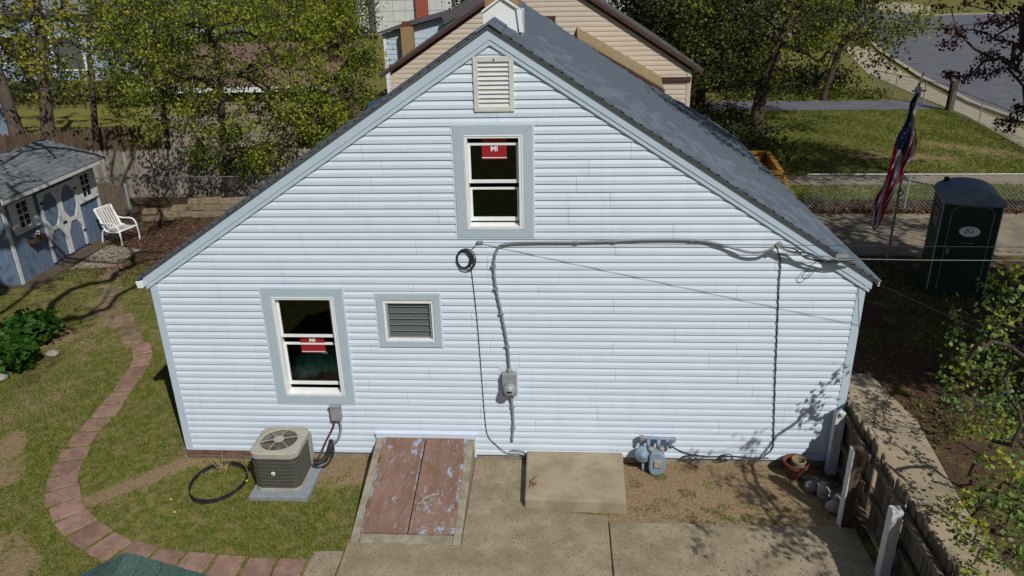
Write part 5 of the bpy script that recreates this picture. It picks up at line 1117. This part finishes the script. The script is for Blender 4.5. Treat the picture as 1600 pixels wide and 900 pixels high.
# hedge and low plants
def ground_plants(name, label, cat, seed, rect, n, nper, sig, size, m, z=.15):
    rng = np.random.default_rng(seed); P = np.stack([rng.uniform(rect[0], rect[1], n), rng.uniform(rect[2], rect[3], n), np.full(n, G + z)], 1)
    V, Fq = leaf_cloud(rng, P, nper, sig, size); V[:, 2] = np.maximum(V[:, 2], G + .004); o = npmesh(name, V, Fq, m); tag(o, label, cat, kind='stuff'); return o
ground_plants('undergrowth', 'dark green undergrowth along the far side of the lawn below the trees', 'undergrowth', 5, (9.8, 21, 33, 37), 140, 40, (.5, .5, .35), .2, lf_dark, .5)
ground_plants('undergrowth', 'dark shaded undergrowth between the beige house and the lawn tree', 'undergrowth', 15, (9.8, 13.2, 16.5, 27), 170, 40, (.4, .4, .25), .13, lf_dark, .3)
ground_plants('undergrowth', 'leafy undergrowth beyond the stockade fences at the far left', 'undergrowth', 6, (-34, -12, 31, 35), 120, 40, (.6, .6, .4), .22, lf_dark, .5)
ground_plants('weeds', 'yellow green weeds beside the asphalt drive', 'weeds', 7, (14, 22, 30.4, 32.4), 120, 30, (.3, .3, .12), .12, lf_olive, .12)
ground_plants('leaf_litter', 'brown dry leaf litter under the long chain link fence', 'leaves', 8, (10.5, 23, 11.65, 12.9), 900, 10, (.12, .12, .02), .09, litterm, .02)
ground_plants('leaf_litter', 'dry leaf litter over the shaded side yard right of the house', 'leaves', 9, (9.7, 17, 1.0, 8.2), 800, 8, (.15, .15, .012), .06, litterm, .015)
ground_plants('leaf_litter', 'brown leaf litter in the back yard beside the blue shed', 'leaves', 10, (-6.8, -1.5, 7.0, 12.0), 900, 9, (.15, .15, .012), .06, litterm, .015)
# grass blades
def grass(name, label, seed, rect, n, h, wd, keep):
    rng = np.random.default_rng(seed); x = rng.uniform(rect[0], rect[1], n); y = rng.uniform(rect[2], rect[3], n)
    cl = np.sin(x * 7.3 + 1.7 * np.sin(y * 5.1)) * np.sin(y * 8.1 + 1.3 * np.sin(x * 3.7)) + .6 * np.sin(x * 2.1 + y * 1.3) + .5 * np.sin(x * 19 + y * 7) * np.sin(y * 17)
    k = keep(x, y) & (cl > rng.uniform(-1.5, 1.0, n)); x, y = x[k], y[k]; m = len(x)
    a = rng.uniform(0, 6.283, m); hh = h * rng.uniform(.4, 1.2, m); ln = rng.uniform(.1, .9, m) * hh; w_ = wd * rng.uniform(.6, 1.3, m); a2 = rng.uniform(0, 6.283, m)
    B = np.stack([x, y, np.full(m, G - .005)], 1); W_ = np.stack([np.cos(a), np.sin(a), 0 * a], 1) * w_[:, None]
    Tp = B + np.stack([np.cos(a2) * ln, np.sin(a2) * ln, hh], 1)
    V = np.stack([B - W_, B + W_, Tp], 1).reshape(-1, 3); o = npmesh(name, V, np.arange(3 * m).reshape(-1, 3), grassm); tag(o, label, 'grass', kind='stuff'); return o
pcx = np.array(pc)
def seg_d(x, y, ax_, ay_, bx, by):
    t = np.clip(((x - ax_) * (bx - ax_) + (y - ay_) * (by - ay_)) / ((bx - ax_) ** 2 + (by - ay_) ** 2), 0, 1); return np.hypot(x - ax_ - t * (bx - ax_), y - ay_ - t * (by - ay_))
def keep_left(x, y):
    d = np.min(np.hypot(x[:, None] - pcx[None, :, 0], y[:, None] - pcx[None, :, 1]), 1) > .15 + .08 * np.random.default_rng(8).random(len(x))
    h = ~((x > -.02) & (y > -.12)) & (x < 2.83) & ~((x > 1.27) & (x < 2.1) & (y > -.99)) & ~((x > 2.4) & (y < -1.9))
    w1 = (seg_d(x, y, .2, -.05, -1.05, -1.25) > .13) & ~((x > 1.9) & (y > -.62 + .22 * np.sin(x * 11) + .25 * np.random.default_rng(2).random(len(x)))) & (np.abs(seg_d(x, y, -3.0, .3, -2.4, -.6)) > .25) & (seg_d(x, y, -1.6, -1.9, -1.0, -2.3) > .22)
    ring_ = ~((np.hypot((x - .72) / .4, (y + .64) / .45) < 1) & (np.random.default_rng(1).random(len(x)) < .6))
    return d & h & w1 & ring_
grass('grass', 'patchy worn lawn grass beside the stepping stones', 1, (-5, 2.85, -3, 3.2), 270000, .046, .0055, keep_left)
grass('grass', 'thin grass further back along the left side of the house', 2, (-7, -.1, 3.2, 8), 90000, .05, .008, lambda x, y: (np.min(np.hypot(x[:, None] - pcx[None, :, 0], y[:, None] - pcx[None, :, 1]), 1) > .3) & (np.sin(x * 2.3 + y) + np.sin(y * 2.9) > -.2))
grass('grass', 'green lawn grass beyond the chain link fence on the right', 3, (12.6, 23.2, 15.8, 27.6), 120000, .085, .014, lambda x, y: (x < 23.3 - (y < 22) * (22 - y) * .15) & (seg_d(x, y, 16.2, 18.4, 19.0, 18.1) > 1.3 * np.random.default_rng(4).random(len(x)) ** 1.2) & (seg_d(x, y, 19.5, 20.3, 21.3, 18.9) > 1.1 * np.random.default_rng(5).random(len(x))))
grass('grass', 'rough grass strip between the chain link fence and the gravel path', 4, (12.6, 23, 12.7, 14.6), 26000, .10, .013, lambda x, y: x > 0)
grass('grass', 'grass in the shaded side yard beside the tan path', 5, (10.7, 15, -3.5, 8.2), 60000, .07, .008, lambda x, y: (x > 10.95) & (np.sin(x * 3.1) + np.sin(y * 2.2 + x) > -.1))
grass('grass', 'sparse weeds in the bare soil strip by the gas meter', 6, (6.4, 9, -1.25, -.1), 9000, .045, .006, lambda x, y: (np.sin(x * 9) * np.sin(y * 11 + x * 3) > .45) | ((y < -.85) & (np.sin(x * 13) * np.sin(y * 23 + x * 5) > .1)))
